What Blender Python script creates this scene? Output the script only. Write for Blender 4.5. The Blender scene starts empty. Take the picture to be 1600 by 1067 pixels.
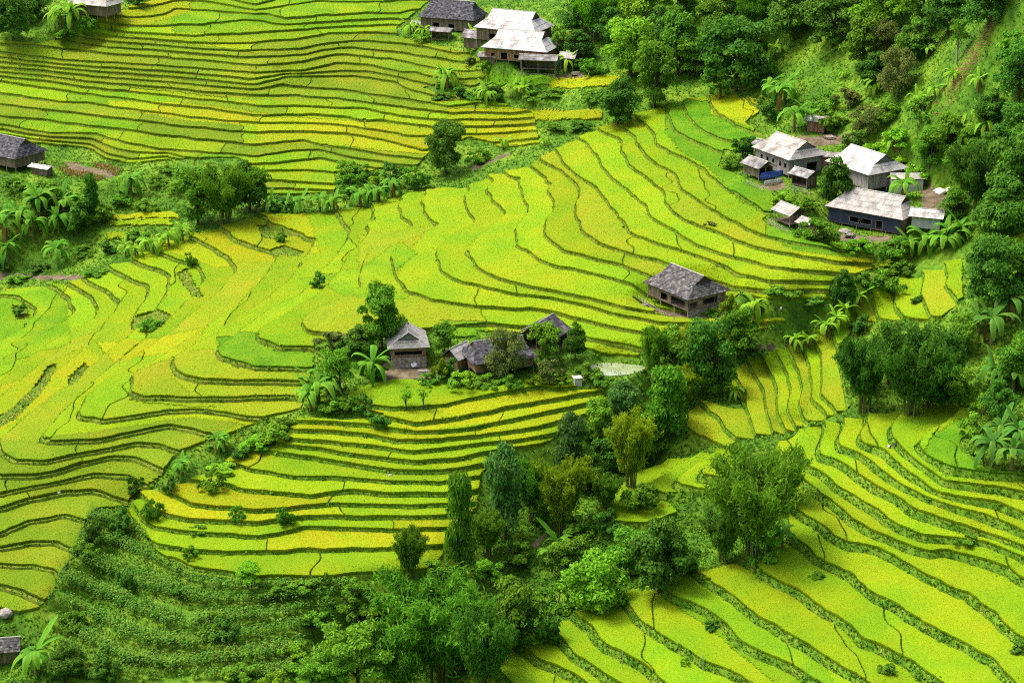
import bpy, bmesh, math, random
import numpy as np
from mathutils import Vector, Matrix, Euler
random.seed(7); RNG = np.random.default_rng(7)
scene = bpy.context.scene
COL = scene.collection

# ------------------------------------------------------------------ camera
CAM_H, PITCH, FPX = 160.0, math.radians(20.0), 3113.0
cam_data = bpy.data.cameras.new("camera"); cam = bpy.data.objects.new("camera", cam_data)
COL.objects.link(cam); scene.camera = cam
cam.location = (0, 0, CAM_H); cam.rotation_euler = (math.radians(90) - PITCH, 0, 0)
cam_data.sensor_width = 36.0; cam_data.lens = FPX / 1600 * 36.0
cam_data.clip_start = 1.0; cam_data.clip_end = 6000
scene.render.resolution_x, scene.render.resolution_y = 1024, 682

# ------------------------------------------------------------------ light
SUN_EL, SUN_AZ = math.radians(62), math.radians(-70)      # azimuth from the view direction (+y), clockwise
world = bpy.data.worlds.new("World"); scene.world = world; world.use_nodes = True
nt = world.node_tree; nt.nodes.clear()
sky = nt.nodes.new("ShaderNodeTexSky"); sky.sky_type = 'NISHITA'; sky.sun_disc = False
sky.sun_elevation = SUN_EL; sky.sun_rotation = SUN_AZ; sky.dust_density = 6.0; sky.air_density = 0.6; sky.ozone_density = 0.4
bg = nt.nodes.new("ShaderNodeBackground"); bg.inputs["Strength"].default_value = 0.15
wo = nt.nodes.new("ShaderNodeOutputWorld")
nt.links.new(sky.outputs[0], bg.inputs[0]); nt.links.new(bg.outputs[0], wo.inputs[0])
sun_d = bpy.data.lights.new("sun", 'SUN'); sun_d.energy = 1.3; sun_d.angle = math.radians(14); sun_d.color = (1.0, 0.95, 0.86)
sun = bpy.data.objects.new("sun", sun_d); COL.objects.link(sun)
_d = Vector((math.sin(SUN_AZ) * math.cos(SUN_EL), math.cos(SUN_AZ) * math.cos(SUN_EL), math.sin(SUN_EL)))
sun.rotation_euler = _d.to_track_quat('Z', 'Y').to_euler(); sun.location = _d * 300
vs = scene.view_settings; vs.view_transform = 'Standard'; vs.look = 'None'; vs.gamma = 1.0; vs.use_curve_mapping = False
vs.exposure = 1.36
scene.render.engine = 'CYCLES'; scene.cycles.use_denoising = False; scene.cycles.filter_width = 1.15; scene.cycles.max_bounces = 6; scene.cycles.diffuse_bounces = 3; scene.cycles.transmission_bounces = 3

# ------------------------------------------------------------------ pixel <-> world (photo pixels, 1600 wide)
CP, SP = math.cos(PITCH), math.sin(PITCH)
def ray(u, v):
    a = (np.asarray(u, float) - 800) / FPX; b = (533.5 - np.asarray(v, float)) / FPX
    return a, CP + b * SP, -SP + b * CP
def unproj(u, v, z):
    a, dy, dz = ray(u, v); t = (np.asarray(z, float) - CAM_H) / dz
    return a * t, dy * t
def proj(x, y, z):
    h = z - CAM_H; depth = y * CP - h * SP; up = y * SP + h * CP
    return 800 + FPX * x / depth, 533.5 - FPX * up / depth

def vnoise(x, y, seed=0):
    xi = np.floor(x).astype(np.int64); yi = np.floor(y).astype(np.int64)
    fx = x - xi; fy = y - yi; fx = fx * fx * (3 - 2 * fx); fy = fy * fy * (3 - 2 * fy)
    def h(a, b):
        n = (a * 374761393 + b * 668265263 + seed * 1274126177) & 0xffffffff
        n = ((n ^ (n >> 13)) * 1274126177) & 0xffffffff
        return ((n ^ (n >> 16)) & 0xffff) / 65535.0 * 2 - 1
    return (h(xi, yi) * (1 - fx) + h(xi + 1, yi) * fx) * (1 - fy) + (h(xi, yi + 1) * (1 - fx) + h(xi + 1, yi + 1) * fx) * fy

# ------------------------------------------------------------------ terrace rims read off the photograph (pixel polylines, terrace number)
def P(s): return [tuple(float(c) for c in p.split(',')) for p in s.split()]
LINES = {}
LINES['A'] = [(k, P(s)) for k, s in [
 (-3, "410,297 470,299 515,301"), (-2, "410,285 470,288 515,292"), (-1, "420,270 480,268 540,275"), (-1, "0,212 50,220 140,229 170,245 205,252 262,247"),
 (0, "425,260 500,250 575,265"), (1, "0,198 75,211 150,212 190,225 250,237 300,240 400,247 450,240 500,237 537,247 600,257"),
 (2, "0,184 75,190 140,200 212,208 300,220 400,230 475,222 500,230 562,238 612,247"),
 (3, "0,166 75,175 150,184 225,193 275,200 400,211 462,208 537,212 600,222 662,239"),
 (4, "0,149 75,160 140,165 190,172 238,178 312,188 400,195 475,195 550,200 575,205 637,216 667,217"),
 (5, "0,130 75,141 150,152 195,157 250,165 325,173 400,184 487,182 540,186 562,192 607,192 665,200"),
 (6, "400,170 475,170 532,172 565,172 625,185 675,190"),
 (7, "0,116 75,122 135,131 200,136 275,142 325,148 400,152 467,152 525,157 575,164 625,170 702,180"),
 (8, "452,140 532,143 587,152 650,160 700,170 750,164"), (9, "0,100 75,108 150,115 250,122 400,136 450,122 550,121 615,130"),
 (10, "462,119 525,115 575,115 625,124"), (11, "0,85 30,89 100,97 200,103 275,108 400,117 475,114 530,101 575,105 625,116 650,116"),
 (12, "0,72 50,73 105,78 175,88 250,92 325,98 400,105 475,99 525,88 555,90 612,95 675,109"),
 (13, "400,92 475,89 505,81 550,78 625,86 695,96"), (14, "125,62 175,69 250,74 300,79 375,83 400,81 470,79 520,70 575,67 637,72 712,87"),
 (15, "400,69 462,65 512,55 562,54 617,56"), (16, "155,47 200,54 250,57 300,60 400,55 462,50 525,45 617,41"),
 (18, "275,17 325,20 415,24 445,32 500,28 575,24 625,24"), (19, "350,10 400,20 450,11 500,5 575,5 670,2"),
 (3, "740,228 790,226 840,220"), (4, "725,213 775,211 825,208"), (5, "720,202 820,199"), (6, "730,190 800,190"), (7, "735,179 800,181")]]
LINES['B'] = [(k, P(s)) for k, s in [
 (14, "1111,162 1120,180 1150,197 1182,212"), (13, "1070,170 1080,192 1100,207 1125,220 1170,228"),
 (12, "1045,175 1050,200 1070,217 1100,230 1130,240 1170,262"), (11, "985,182 1012,200 1025,217 1027,230 1050,243 1090,262 1125,290 1157,312 1175,322 1195,335"),
 (10, "960,195 992,217 997,232 1020,255 1055,277 1062,295 1082,312 1112,332 1145,350 1175,367 1230,380 1300,392 1370,404"),
 (9, "937,207 970,222 972,240 985,262 1012,282 1037,304 1040,320 1050,335 1075,350 1110,362 1150,380 1200,396 1250,405 1325,415 1370,417"),
 (8, "903,217 930,242 942,265 962,287 987,307 1012,325 1015,340 1037,355 1062,370 1087,387 1125,400 1162,410 1200,420 1250,427 1330,433"),
 (7, "870,240 885,265 905,282 930,295 950,322 970,345 985,367 1015,382 1050,392 1100,407 1137,420 1150,432 1200,444 1300,446"),
 (6, "845,255 880,272 900,290 907,308 900,320 900,340 910,367 937,385 962,393 1000,404 1045,417 1090,435 1150,455 1200,460 1290,458"),
 (5, "835,268 858,285 855,295 862,312 866,330 852,352 850,365 862,380 882,395 925,407 975,420 1012,434"),
 (4, "790,275 818,282 812,292 815,305 825,327 822,340 806,360 807,375 815,392 837,407 875,420 925,430 987,448"),
 (3, "770,285 757,300 770,317 792,338 750,372 727,397 745,422 775,437 800,445 850,457 925,472 975,485 1040,494 1180,500"),
 (2, "735,300 725,310 728,333 742,352 700,377 685,390 682,409 690,427 712,440 750,450 800,462 862,470 912,480 950,492 1025,507 1060,510 1150,512 1240,508"),
 (1, "665,305 657,318 666,340 690,354 672,365 640,378 618,393 613,405 617,430 637,459 675,474 742,483 800,486 862,491 912,504 975,519 1020,526"),
 (0, "640,305 623,318 628,340 647,360 617,370 583,387 572,407 560,437 565,455 545,465 505,483 475,500 473,510 485,522 530,530 620,527 700,515 760,511 820,514 870,520 930,535 1000,548"),
 (-1, "582,325 586,345 572,355 577,368 567,382 545,402 530,430 505,458 470,480 430,505 405,520 404,530 415,540 440,548 485,547 540,550"),
 (-2, "525,335 545,365 540,385 520,410 500,430 470,465 420,490 370,525 345,545 340,556 362,571 400,580 480,582"),
 (-3, "405,340 425,355 450,362 490,380 480,400 460,430 420,470 350,515 300,545 272,561 270,579 282,591 320,601 400,602 475,603"),
 (-4, "347,360 362,377 397,392 435,402 420,430 370,480 300,530 230,575 205,592 207,617 225,625 300,628 355,628 400,625 450,624 468,629"),
 (-5, "292,375 325,390 355,405 370,430 330,470 270,520 200,570 135,620 120,654 130,659 160,661 225,654 262,647 300,645 350,651 375,656"),
 (-6, "230,387 262,405 312,422 320,440 300,465 260,505 200,555 130,615 80,665 62,687 75,697 150,694 200,684 265,670 300,676 318,683"),
 (-7, "205,412 230,422 257,430 265,440 262,452 240,490 200,530 130,585 60,640 0,690"), (-7, "0,712 25,726 75,726 125,716 160,709 212,699 250,701 275,712"),
 (-8, "170,422 200,440 230,452 228,470 205,500 180,515 130,550 60,605 0,655"), (-8, "0,751 50,749 100,739 125,730 175,719 212,722 250,740"),
 (-9, "135,444 170,460 185,480 170,500 155,517 110,537 60,575 0,625"), (-9, "0,779 50,766 85,760 150,747 200,752 225,762"),
 (-10, "105,447 140,467 152,487 145,505 100,525 50,560 0,600"), (-10, "0,800 50,784 100,774 150,774 190,785"),
 (-11, "92,459 107,472 115,492 95,512 50,535 0,570"), (-11, "0,842 45,820 100,812 135,823"),
 (-12, "20,468 45,480 55,500 30,520 0,540"), (-12, "0,862 50,853 87,853 120,868"), (-13, "0,888 50,889 85,900 92,916"), (-14, "0,922 32,930 62,944")]]
LINES['C'] = [(k, P(s)) for k, s in [
 (.92, "560,600 630,592 700,601 830,597 940,599"), (0, "545,625 575,637 612,643 650,641 700,635 800,616 845,608"), (-1, "560,650 605,657 650,667 712,657 800,641 875,627 942,616"),
 (-2, "467,664 510,664 560,668 650,680 712,677 740,673 800,661 862,647 942,630"), (-3, "475,677 525,678 575,684 625,694 675,693 725,688 800,679 857,668 940,646"),
 (-4, "460,692 525,696 600,704 645,711 700,705 760,697 800,695 860,684"), (-5, "445,699 500,706 557,716 615,723 650,727 712,722 760,712 840,700"),
 (-6, "417,708 475,718 540,729 575,734 625,741 687,741 757,731"), (-7, "367,727 385,735 400,739 462,749 520,749 550,752 612,757 687,759 740,750"),
 (-8, "350,759 370,768 400,773 450,776 487,779 550,770 612,776 687,777 740,772"), (-9, "272,779 300,793 350,799 400,802 450,799 520,791 575,793 650,795 740,790"),
 (-10, "225,780 237,800 262,809 300,816 330,819 400,821 460,813 520,812 600,813 690,811"), (-11, "205,790 222,815 242,829 300,836 400,843 437,838 475,829 525,829 612,832 690,830"),
 (-12, "247,857 287,864 400,868 440,866 612,862 690,858"), (-13, "270,877 300,892 350,899 400,906 425,905 520,905 612,900 660,895")]]
LINES['K'] = [(k, P(s)) for k, s in [
 (0, "200,832 250,868 300,897 400,909 520,909"), (-1, "180,860 240,886 270,903 330,924 400,928 520,924"), (-2, "160,903 230,928 300,947 400,950 520,940"),
 (-3, "140,933 200,962 260,984 320,988 400,975 480,962"), (-4, "130,968 190,1002 240,1018 310,1020 400,1002 480,988"),
 (-5, "100,985 150,1022 200,1044 260,1052 330,1044 420,1035"), (-6, "110,1030 200,1066 300,1078 420,1070")]]
LINES['D'] = [(k, P(s)) for k, s in [
 (1, "745,1035 775,1055 800,1075"), (2, "802,1010 827,1022 840,1035 897,1061 920,1075"), (3, "864,987 880,1007 900,1032 930,1050 955,1067 975,1080"),
 (4, "904,970 925,990 950,1015 1000,1042 1030,1067 1050,1085"), (5, "972,942 990,965 1025,990 1050,1010 1100,1040 1160,1065 1190,1085"),
 (6, "1027,920 1062,940 1100,960 1135,985 1155,1007 1200,1032 1250,1055 1290,1080"), (7, "1096,905 1112,920 1150,945 1175,962 1200,980 1250,1010 1300,1040 1337,1060 1370,1085"),
 (8, "1172,887 1200,907 1250,935 1287,962 1325,980 1350,1007 1420,1040 1462,1067 1480,1085"), (9, "1237,847 1275,875 1325,900 1362,930 1407,960 1450,985 1500,1010 1550,1040 1590,1080"),
 (10, "1232,785 1250,805 1300,842 1325,855 1370,864 1400,877 1450,905 1512,935 1537,957 1590,997 1630,1025"),
 (11, "1240,742 1265,766 1300,789 1330,815 1360,835 1400,853 1450,869 1475,866 1525,878 1575,897 1620,925"),
 (12, "1210,715 1240,725 1277,741 1307,766 1350,790 1400,825 1440,842 1480,847 1540,852 1620,885"), (13, "1290,669 1280,704 1283,718 1305,724 1340,748 1387,776 1425,800 1470,817 1510,830 1620,866"),
 (12, "1250,676 1235,700 1238,722"), (14, "1320,664 1310,689 1312,704 1342,714 1375,740 1412,767 1450,783 1490,797 1540,812 1620,847"),
 (15, "1355,659 1345,684 1347,699 1380,710 1412,740 1450,767 1470,777 1510,785 1560,793 1620,818"), (16, "1412,646 1390,674 1392,689 1410,709 1435,728 1475,758 1537,766 1610,778"),
 (17, "1510,635 1480,665 1445,685 1436,705 1446,718 1480,735 1540,745 1610,752"), (18, "1570,640 1530,670 1510,690 1530,705 1610,720")]]
LINES['F'] = [(k, P(s)) for k, s in [
 (-1, "1060,671 1100,694 1137,706"), (0, "1092,636 1120,656 1132,675 1150,690"), (1, "1140,585 1155,600 1165,620 1167,641 1175,674"), (2, "1168,567 1180,590 1195,620 1198,645 1205,676"),
 (3, "1195,572 1207,595 1215,616 1214,640 1215,651 1225,676"), (4, "1215,562 1229,589 1236,616 1229,644 1242,671"), (5, "1234,557 1248,587 1254,614 1247,634 1253,659 1266,669"),
 (6, "1252,547 1264,574 1269,609 1267,626 1290,648"), (7, "1270,532 1283,561 1284,584 1282,621 1302,642"), (8, "1300,520 1310,556 1317,600 1324,640"),
 (9, "1335,485 1340,505 1345,530 1352,570"), (11, "1402,442 1398,465 1400,487 1412,502"), (12, "1425,415 1442,432 1445,442 1437,462 1447,492"), (13, "1457,398 1475,422 1482,437 1475,452 1497,474"), (14, "1497,388 1520,415 1530,440 1525,470")]]
LINES['G'] = [(k, P(s)) for k, s in [
 (1, "1035,733 990,748 965,770 928,800 950,817 975,825 1020,827"), (2, "1090,718 1050,740 1018,765 1015,773 1045,780 1090,790 1150,800"), (3, "1115,716 1075,741 1056,759 1065,765 1095,770 1150,778"),
 (4, "1147,704 1100,739 1095,747 1122,754 1160,760"), (0, "1000,735 940,765 905,800 925,820 975,838 1060,845")]]
def zB(k): return np.where(k >= 0, 21.5 + 1.3 * k, np.where(k >= -5, 21.5 + 1.4 * k, 14.5 + 1.3 * (k + 5)))
ZOF = {'A': lambda k: 22.0 + 1.13 * k, 'B': zB, 'C': lambda k: 17.2 + 1.05 * k, 'K': lambda k: 3.5 + 1.0 * k, 'D': lambda k: -4 + 1.65 * (k - 1),
       'F': lambda k: np.where(k <= 8, 14.5 + .79 * (k - 1), 20.0 + 2.2 * (k - 8)), 'G': lambda k: 6 + 1.9 * (k - 1)}
STEP = {'A': lambda L: .68 + 0 * L, 'B': lambda L: np.where(L >= 0, .75, np.where(L > -5, 1.0, .85)), 'C': lambda L: .82 + 0 * L, 'K': lambda L: .9 + 0 * L,
        'D': lambda L: 1.35 + 0 * L, 'F': lambda L: 1.15 + 0 * L, 'G': lambda L: 1.6 + 0 * L}
POLY = {
 'A': P("-60,60 60,72 118,52 152,42 158,28 230,6 300,-40 700,-40 668,5 640,30 618,45 622,58 660,68 740,88 762,118 745,137 650,137 720,158 765,160 832,178 842,225 790,233 735,216 690,228 668,242 650,262 610,262 560,275 522,270 524,302 412,306 408,272 370,246 262,251 205,257 165,249 140,233 50,224 -60,212"),
 'B': P("-60,480 40,452 105,446 165,420 205,410 228,386 290,372 345,358 402,338 480,335 527,333 582,322 640,303 735,294 765,278 830,262 845,250 905,216 960,192 1045,166 1075,158 1110,152 1150,150 1182,160 1186,175 1162,195 1195,215 1182,238 1130,236 1122,262 1165,282 1205,300 1212,330 1190,345 1200,355 1280,370 1372,404 1372,416 1330,436 1300,440 1290,470 1215,468 1190,470 1160,455 1130,490 1095,496 1010,480 985,462 1000,480 1050,497 1130,500 1240,500 1180,520 1080,520 1010,530 1000,556 940,556 905,542 880,525 700,514 620,530 530,532 490,530 492,570 478,606 470,640 400,660 345,690 318,690 270,715 252,745 228,765 200,790 150,795 125,830 118,872 95,920 66,948 30,960 -60,940"),
 'C': P("545,622 575,600 630,592 700,602 830,598 900,602 945,600 945,640 900,660 860,690 838,702 800,705 770,720 752,740 742,800 700,830 690,872 660,900 612,903 520,909 400,910 345,902 295,895 262,876 244,860 200,800 202,782 228,768 260,768 345,735 368,712 415,700 448,690 462,655 540,662 605,650 545,630"),
 'K': P("150,800 200,805 245,865 295,900 400,914 520,914 560,925 530,985 480,1000 440,1090 100,1090 110,1020 70,960 90,905 122,860 130,825"),
 'D': P("735,1045 760,1020 800,1005 862,980 900,966 968,938 1025,905 1060,896 1096,900 1165,872 1200,866 1235,840 1232,790 1245,770 1210,715 1220,690 1290,664 1380,650 1430,632 1500,624 1520,640 1525,660 1500,700 1545,740 1700,760 1700,1120 735,1120"),
 'F': P("1060,668 1092,630 1130,640 1165,640 1140,600 1165,562 1250,542 1280,520 1320,495 1340,470 1400,440 1425,412 1455,392 1503,388 1503,470 1470,500 1440,500 1340,505 1310,545 1312,580 1328,640 1290,655 1235,676 1190,682 1150,690 1137,706"),
 'G': P("1150,700 1164,716 1150,760 1130,775 1060,768 1040,778 1060,805 1000,830 940,815 925,802 960,760 1000,738 1090,715")}
# manual ground heights (u, v, z) where there are no terraces
GROUND = [(480, 312, 19), (560, 300, 20), (650, 285, 22), (300, 310, 18.5), (100, 300, 19.5), (0, 350, 15), (0, 270, 21.5), (100, 400, 9), (200, 370, 13), (0, 430, 5),
 (760, 250, 26), (830, 200, 31), (880, 160, 36), (950, 160, 38), (800, 120, 38), (800, 60, 44), (700, 60, 43), (850, 20, 49), (1000, 130, 40), (1000, 60, 47), (1000, 0, 54), (1100, 100, 45), (1200, 100, 49),
 (1200, 0, 62), (1250, 210, 42.5), (1200, 270, 38.5), (1240, 290, 37), (1330, 270, 39), (1400, 330, 36), (1330, 350, 34), (1230, 350, 34.5), (1450, 300, 39), (1400, 200, 47), (1400, 100, 57), (1400, 0, 68),
 (1580, 0, 80), (1580, 100, 68), (1580, 200, 57), (1580, 300, 47), (1550, 400, 38), (1450, 380, 33), (1590, 480, 32), (1560, 560, 27), (1450, 560, 22.5), (1400, 600, 20.5), (1590, 640, 25), (1570, 700, 22.5), (1380, 450, 28),
 (60, 30, 45), (0, 0, 50), (150, 0, 49),
 (640, 585, 18.4), (780, 585, 18.6), (860, 560, 19.5), (960, 580, 18.5), (1070, 485, 23.2), (1030, 490, 22.8), (1110, 490, 23.3), (560, 590, 18), (520, 620, 16.2), (440, 670, 13.5), (380, 690, 11.5), (300, 720, 10.5), (250, 770, 8),
 (170, 820, 6), (1160, 545, 20), (1080, 560, 18), (1020, 600, 15.5), (1040, 650, 12.5), (980, 660, 12), (1000, 720, 7), (900, 720, 8), (860, 760, 5), (800, 800, 3.5), (760, 870, 0), (860, 850, 1.5), (900, 900, -1), (820, 950, -4),
 (700, 930, -2.5), (640, 980, -5), (560, 960, -2), (600, 1060, -11), (720, 1060, -10), (500, 1060, -11), (980, 870, 2), (1060, 850, 4.5), (1150, 820, 7.5), (1180, 760, 10.5), (1200, 700, 13), (40, 1000, -3), (60, 1060, -4), (0, 960, 0), (1220, 520, 22.5), (1280, 480, 27)]
HID = [(20, 470, 2, 0), (-40, 490, 0, 0)]
# ------------------------------------------------------------------ ground model: smooth surface through the rims and the spot heights
def resample(pl, step):
    out = [pl[0]]
    for a, b in zip(pl[:-1], pl[1:]):
        n = max(1, int(math.hypot(b[0] - a[0], b[1] - a[1]) / step + .5))
        out += [(a[0] + (b[0] - a[0]) * i / n, a[1] + (b[1] - a[1]) * i / n) for i in range(1, n + 1)]
    return out
_pts = []
for p, lines in LINES.items():
    for k, pl in lines:
        for (u, v) in resample(pl, 45): _pts.append((u, v, float(ZOF[p](np.array(float(k)))), 0.05))
for u, v, z in GROUND: _pts.append((u, v, z, 0.15))
_pts = np.array(_pts)
CX, CY = unproj(_pts[:, 0], _pts[:, 1], _pts[:, 2]); CZ = _pts[:, 2]
CW = _pts[:, 3]
# a few spots out of view that keep the hidden gullies and the margins tame
_hx = np.array([-60, 0, 60, -90, 90, -180, 180, -220, 220, 0, -120, 120, -150, 140, 160], float)
_hy = np.array([262, 262, 262, 262, 262, 480, 400, 700, 700, 720, 720, 720, 380, 300, 350], float)
_hz = np.array([-16, -18, -4, -12, 6, 4, 44, 62, 105, 82, 72, 92, 0, 16, 34], float)
CX = np.r_[CX, _hx]; CY = np.r_[CY, _hy]; CZ = np.r_[CZ, _hz]; CW = np.r_[CW, np.full(len(_hx), .4)]
def tps(r2): return 0.5 * r2 * np.log(r2 + 1e-9)
def tps_fit(x, y, z, lam):
    n = len(x); x = x / 100; y = y / 100
    A = tps((x[:, None] - x) ** 2 + (y[:, None] - y) ** 2) + np.diag(lam)
    Q = np.c_[np.ones(n), x, y]
    s = np.linalg.solve(np.block([[A, Q], [Q.T, np.zeros((3, 3))]]), np.r_[z, 0, 0, 0])
    return s
_sol = tps_fit(CX, CY, CZ, CW * 0.02)
def base_eval(x, y):
    x = np.asarray(x, float).ravel() / 100; y = np.asarray(y, float).ravel() / 100; o = np.empty(len(x))
    cx, cy = CX / 100, CY / 100; n = len(cx)
    for i in range(0, len(x), 20000):
        s = slice(i, i + 20000)
        o[s] = tps((x[s, None] - cx) ** 2 + (y[s, None] - cy) ** 2) @ _sol[:n] + _sol[n] + _sol[n + 1] * x[s] + _sol[n + 2] * y[s]
    return o
# grid in (s = x / y, y)
NS, NY, S0, S1, Y0, Y1 = 400, 520, -0.36, 0.36, 258.0, 720.0
sv = np.linspace(S0, S1, NS); yv = Y0 * (Y1 / Y0) ** np.linspace(0, 1, NY)
_cs, _cy = np.linspace(S0, S1, NS // 4 + 1), Y0 * (Y1 / Y0) ** np.linspace(0, 1, NY // 4 + 1)
_cz = base_eval((_cs[None, :] * _cy[:, None]), np.repeat(_cy[:, None], len(_cs), 1)).reshape(len(_cy), len(_cs))
def cubic_up(a, n, axis):
    a = np.moveaxis(a, axis, 0); m = a.shape[0]; t = np.linspace(0, m - 1, n); i = np.clip(t.astype(int), 0, m - 2); f = (t - i).reshape(-1, *[1] * (a.ndim - 1))
    g = lambda k: a[np.clip(k, 0, m - 1)]
    p0, p1, p2, p3 = g(i - 1), g(i), g(i + 1), g(i + 2)
    r = p1 + .5 * f * (p2 - p0 + f * (2 * p0 - 5 * p1 + 4 * p2 - p3 + f * (3 * (p1 - p2) + p3 - p0)))
    return np.moveaxis(r, 0, axis)
BASE = cubic_up(cubic_up(_cz, NY, 0), NS, 1)
GX = sv[None, :] * yv[:, None]; GY = np.repeat(yv[:, None], NS, 1)
def hgt(x, y, H=None):
    H = BASE if H is None else H
    x = np.asarray(x, float); y = np.asarray(y, float)
    j = np.clip(np.log(np.maximum(y, 1) / Y0) / math.log(Y1 / Y0) * (NY - 1), 0, NY - 1.001); i = np.clip((x / np.maximum(y, 1) - S0) / (S1 - S0) * (NS - 1), 0, NS - 1.001)
    ji = j.astype(int); ii = i.astype(int); fj = j - ji; fi = i - ii
    return (H[ji, ii] * (1 - fi) + H[ji, ii + 1] * fi) * (1 - fj) + (H[ji + 1, ii] * (1 - fi) + H[ji + 1, ii + 1] * fi) * fj
def at(u, v, dz=0.0):
    """ground point seen at a photo pixel"""
    a, dy, dz_ = ray(u, v); t = np.linspace(265, 715, 2400) / dy
    zz = CAM_H + dz_ * t; d = zz - hgt(a * t, dy * t)
    k = np.argmax(d < 0) if (d < 0).any() else len(t) - 1
    k0 = max(k - 1, 0); f = d[k0] / (d[k0] - d[k]) if d[k0] != d[k] else 0; tt = t[k0] + (t[k] - t[k0]) * f
    x, y = float(a * tt), float(dy * tt)
    return Vector((x, y, float(hgt(np.array([x]), np.array([y]))[0]) + dz))
# level pads where the houses stand (pixel, radius)
PADS = [(1068, 486, 8.5), (640, 583, 7), (770, 585, 8), (862, 545, 6), (718, 582, 4), (1225, 278, 9), (1195, 300, 6), (1355, 296, 9), (1415, 306, 5), (1365, 362, 9), (1232, 362, 6), (1265, 292, 5), (1275, 212, 5), (1460, 310, 7),
        (805, 62, 9), (808, 88, 8), (710, 48, 9), (735, 75, 5), (843, 112, 6), (25, 260, 9), (130, 18, 9), (960, 578, 5.5), (70, 262, 5)]
def apply_pads():
    for u, v, r in PADS:
        p = at(u, v); d = np.hypot(GX - p.x, GY - p.y); w = np.clip((r * 1.5 - d) / (r * .6), 0, 1); w = w * w * (3 - 2 * w)
        BASE[:] = BASE * (1 - w) + p.z * w
apply_pads()
DZDY = np.gradient(BASE, axis=0) / np.gradient(GY, axis=0)
DZDX = np.gradient(BASE, axis=1) / np.gradient(GX, axis=1); DZDY = DZDY - DZDX * sv[None, :]

# ------------------------------------------------------------------ terraces: the ground triangles are cut along the rims
# vertex attribute columns
X, Y, ZB, SX, SY, U, V_, M, SG, BL, WL = range(11)
class Pool:
    def __init__(s): s.a = np.zeros((0, 11))
    def add(s, rows): n = len(s.a); s.a = np.vstack([s.a, rows]); return n + np.arange(len(rows))
pool = Pool()
_u, _v = proj(GX, GY, BASE)
_rows = np.zeros((NS * NY, 11))
for c, arr in ((X, GX), (Y, GY), (ZB, BASE), (SX, DZDX), (SY, DZDY), (U, _u), (V_, _v)): _rows[:, c] = arr.ravel()
pool.add(_rows)
idx = np.arange(NS * NY).reshape(NY, NS)
a, b, c, d = idx[:-1, :-1].ravel(), idx[:-1, 1:].ravel(), idx[1:, 1:].ravel(), idx[1:, :-1].ravel()
par = ((np.add.outer(np.arange(NY - 1), np.arange(NS - 1))) % 2).ravel().astype(bool)
TRI = np.vstack([np.c_[a, b, np.where(par, c, d)], np.c_[np.where(par, a, b), c, d]])

def split(tri, val, thr):
    """cut triangles where the per-vertex value crosses thr (one threshold per triangle); returns new triangles and their parents"""
    f = val[tri] - thr[:, None]; f = np.where(np.abs(f) < 1e-7, 1e-7, f); pos = f > 0; n = pos.sum(1)
    keep = (n == 0) | (n == 3); ks = np.where(keep)[0]; cs = np.where(~keep)[0]
    t = tri[cs]; p = pos[cs]; lone = np.where(n[cs] == 1, np.argmax(p, 1), np.argmax(~p, 1))
    r = np.arange(len(cs)); v0, v1, v2 = t[r, lone], t[r, (lone + 1) % 3], t[r, (lone + 2) % 3]
    th = thr[cs]
    def edge(p_, q_):
        lo, hi = np.minimum(p_, q_), np.maximum(p_, q_)
        key = np.c_[lo, hi, np.round(th * 1e5)].astype(np.int64)
        w = (th - val[lo]) / (val[hi] - val[lo]); return key, lo, hi, w
    k1, l1, h1, w1 = edge(v0, v1); k2, l2, h2, w2 = edge(v0, v2)
    key = np.vstack([k1, k2])
    if len(key) == 0: return tri, np.arange(len(tri)), None
    kk = (key[:, 0] * 40000003 + key[:, 1]) * 1000003 + key[:, 2]
    _, first, inv = np.unique(kk, return_index=True, return_inverse=True)
    lo = np.r_[l1, l2][first]; hi = np.r_[h1, h2][first]; w = np.r_[w1, w2][first][:, None]; tv = np.r_[th, th][first]
    ids = pool.add(pool.a[lo] * (1 - w) + pool.a[hi] * w)
    e1 = ids[inv[:len(cs)]]; e2 = ids[inv[len(cs):]]
    new = np.vstack([tri[ks], np.c_[v0, e1, e2], np.c_[e1, v1, v2], np.c_[e1, v2, e2]])
    return new, np.r_[ks, cs, cs, cs], (ids, lo, hi, w[:, 0], tv)

def poly_sd(u, v, poly):
    """signed distance in pixels, positive inside"""
    q = np.array(poly); n = len(q); best = np.full(len(u), 1e18); ins = np.zeros(len(u), bool)
    for i in range(n):
        (x0, y0), (x1, y1) = q[i], q[(i + 1) % n]; dx, dy = x1 - x0, y1 - y0
        t = np.clip(((u - x0) * dx + (v - y0) * dy) / (dx * dx + dy * dy + 1e-9), 0, 1)
        best = np.minimum(best, (u - x0 - t * dx) ** 2 + (v - y0 - t * dy) ** 2)
        if y0 != y1:
            ins ^= ((y0 > v) != (y1 > v)) & (u < (x1 - x0) * (v - y0) / (y1 - y0) + x0)
    return np.where(ins, 1, -1) * np.sqrt(best)
def mq_fit(lines):
    pts = np.array([(u, v, k) for k, pl in lines for (u, v) in resample(pl, 13)], float)
    _, i = np.unique(np.round(pts[:, :2] / 3), axis=0, return_index=True); pts = pts[i]
    x, y = pts[:, 0], pts[:, 1]; n = len(x)
    A = -np.sqrt((x[:, None] - x) ** 2 + (y[:, None] - y) ** 2 + 36.0) / 100 + np.eye(n) * -0.0
    A -= np.eye(n) * 0.012 * -1
    Q = np.c_[np.ones(n), x / 800, y / 800]
    return np.linalg.solve(np.block([[A, Q], [Q.T, np.zeros((3, 3))]]), np.r_[pts[:, 2], 0, 0, 0]), x, y
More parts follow.
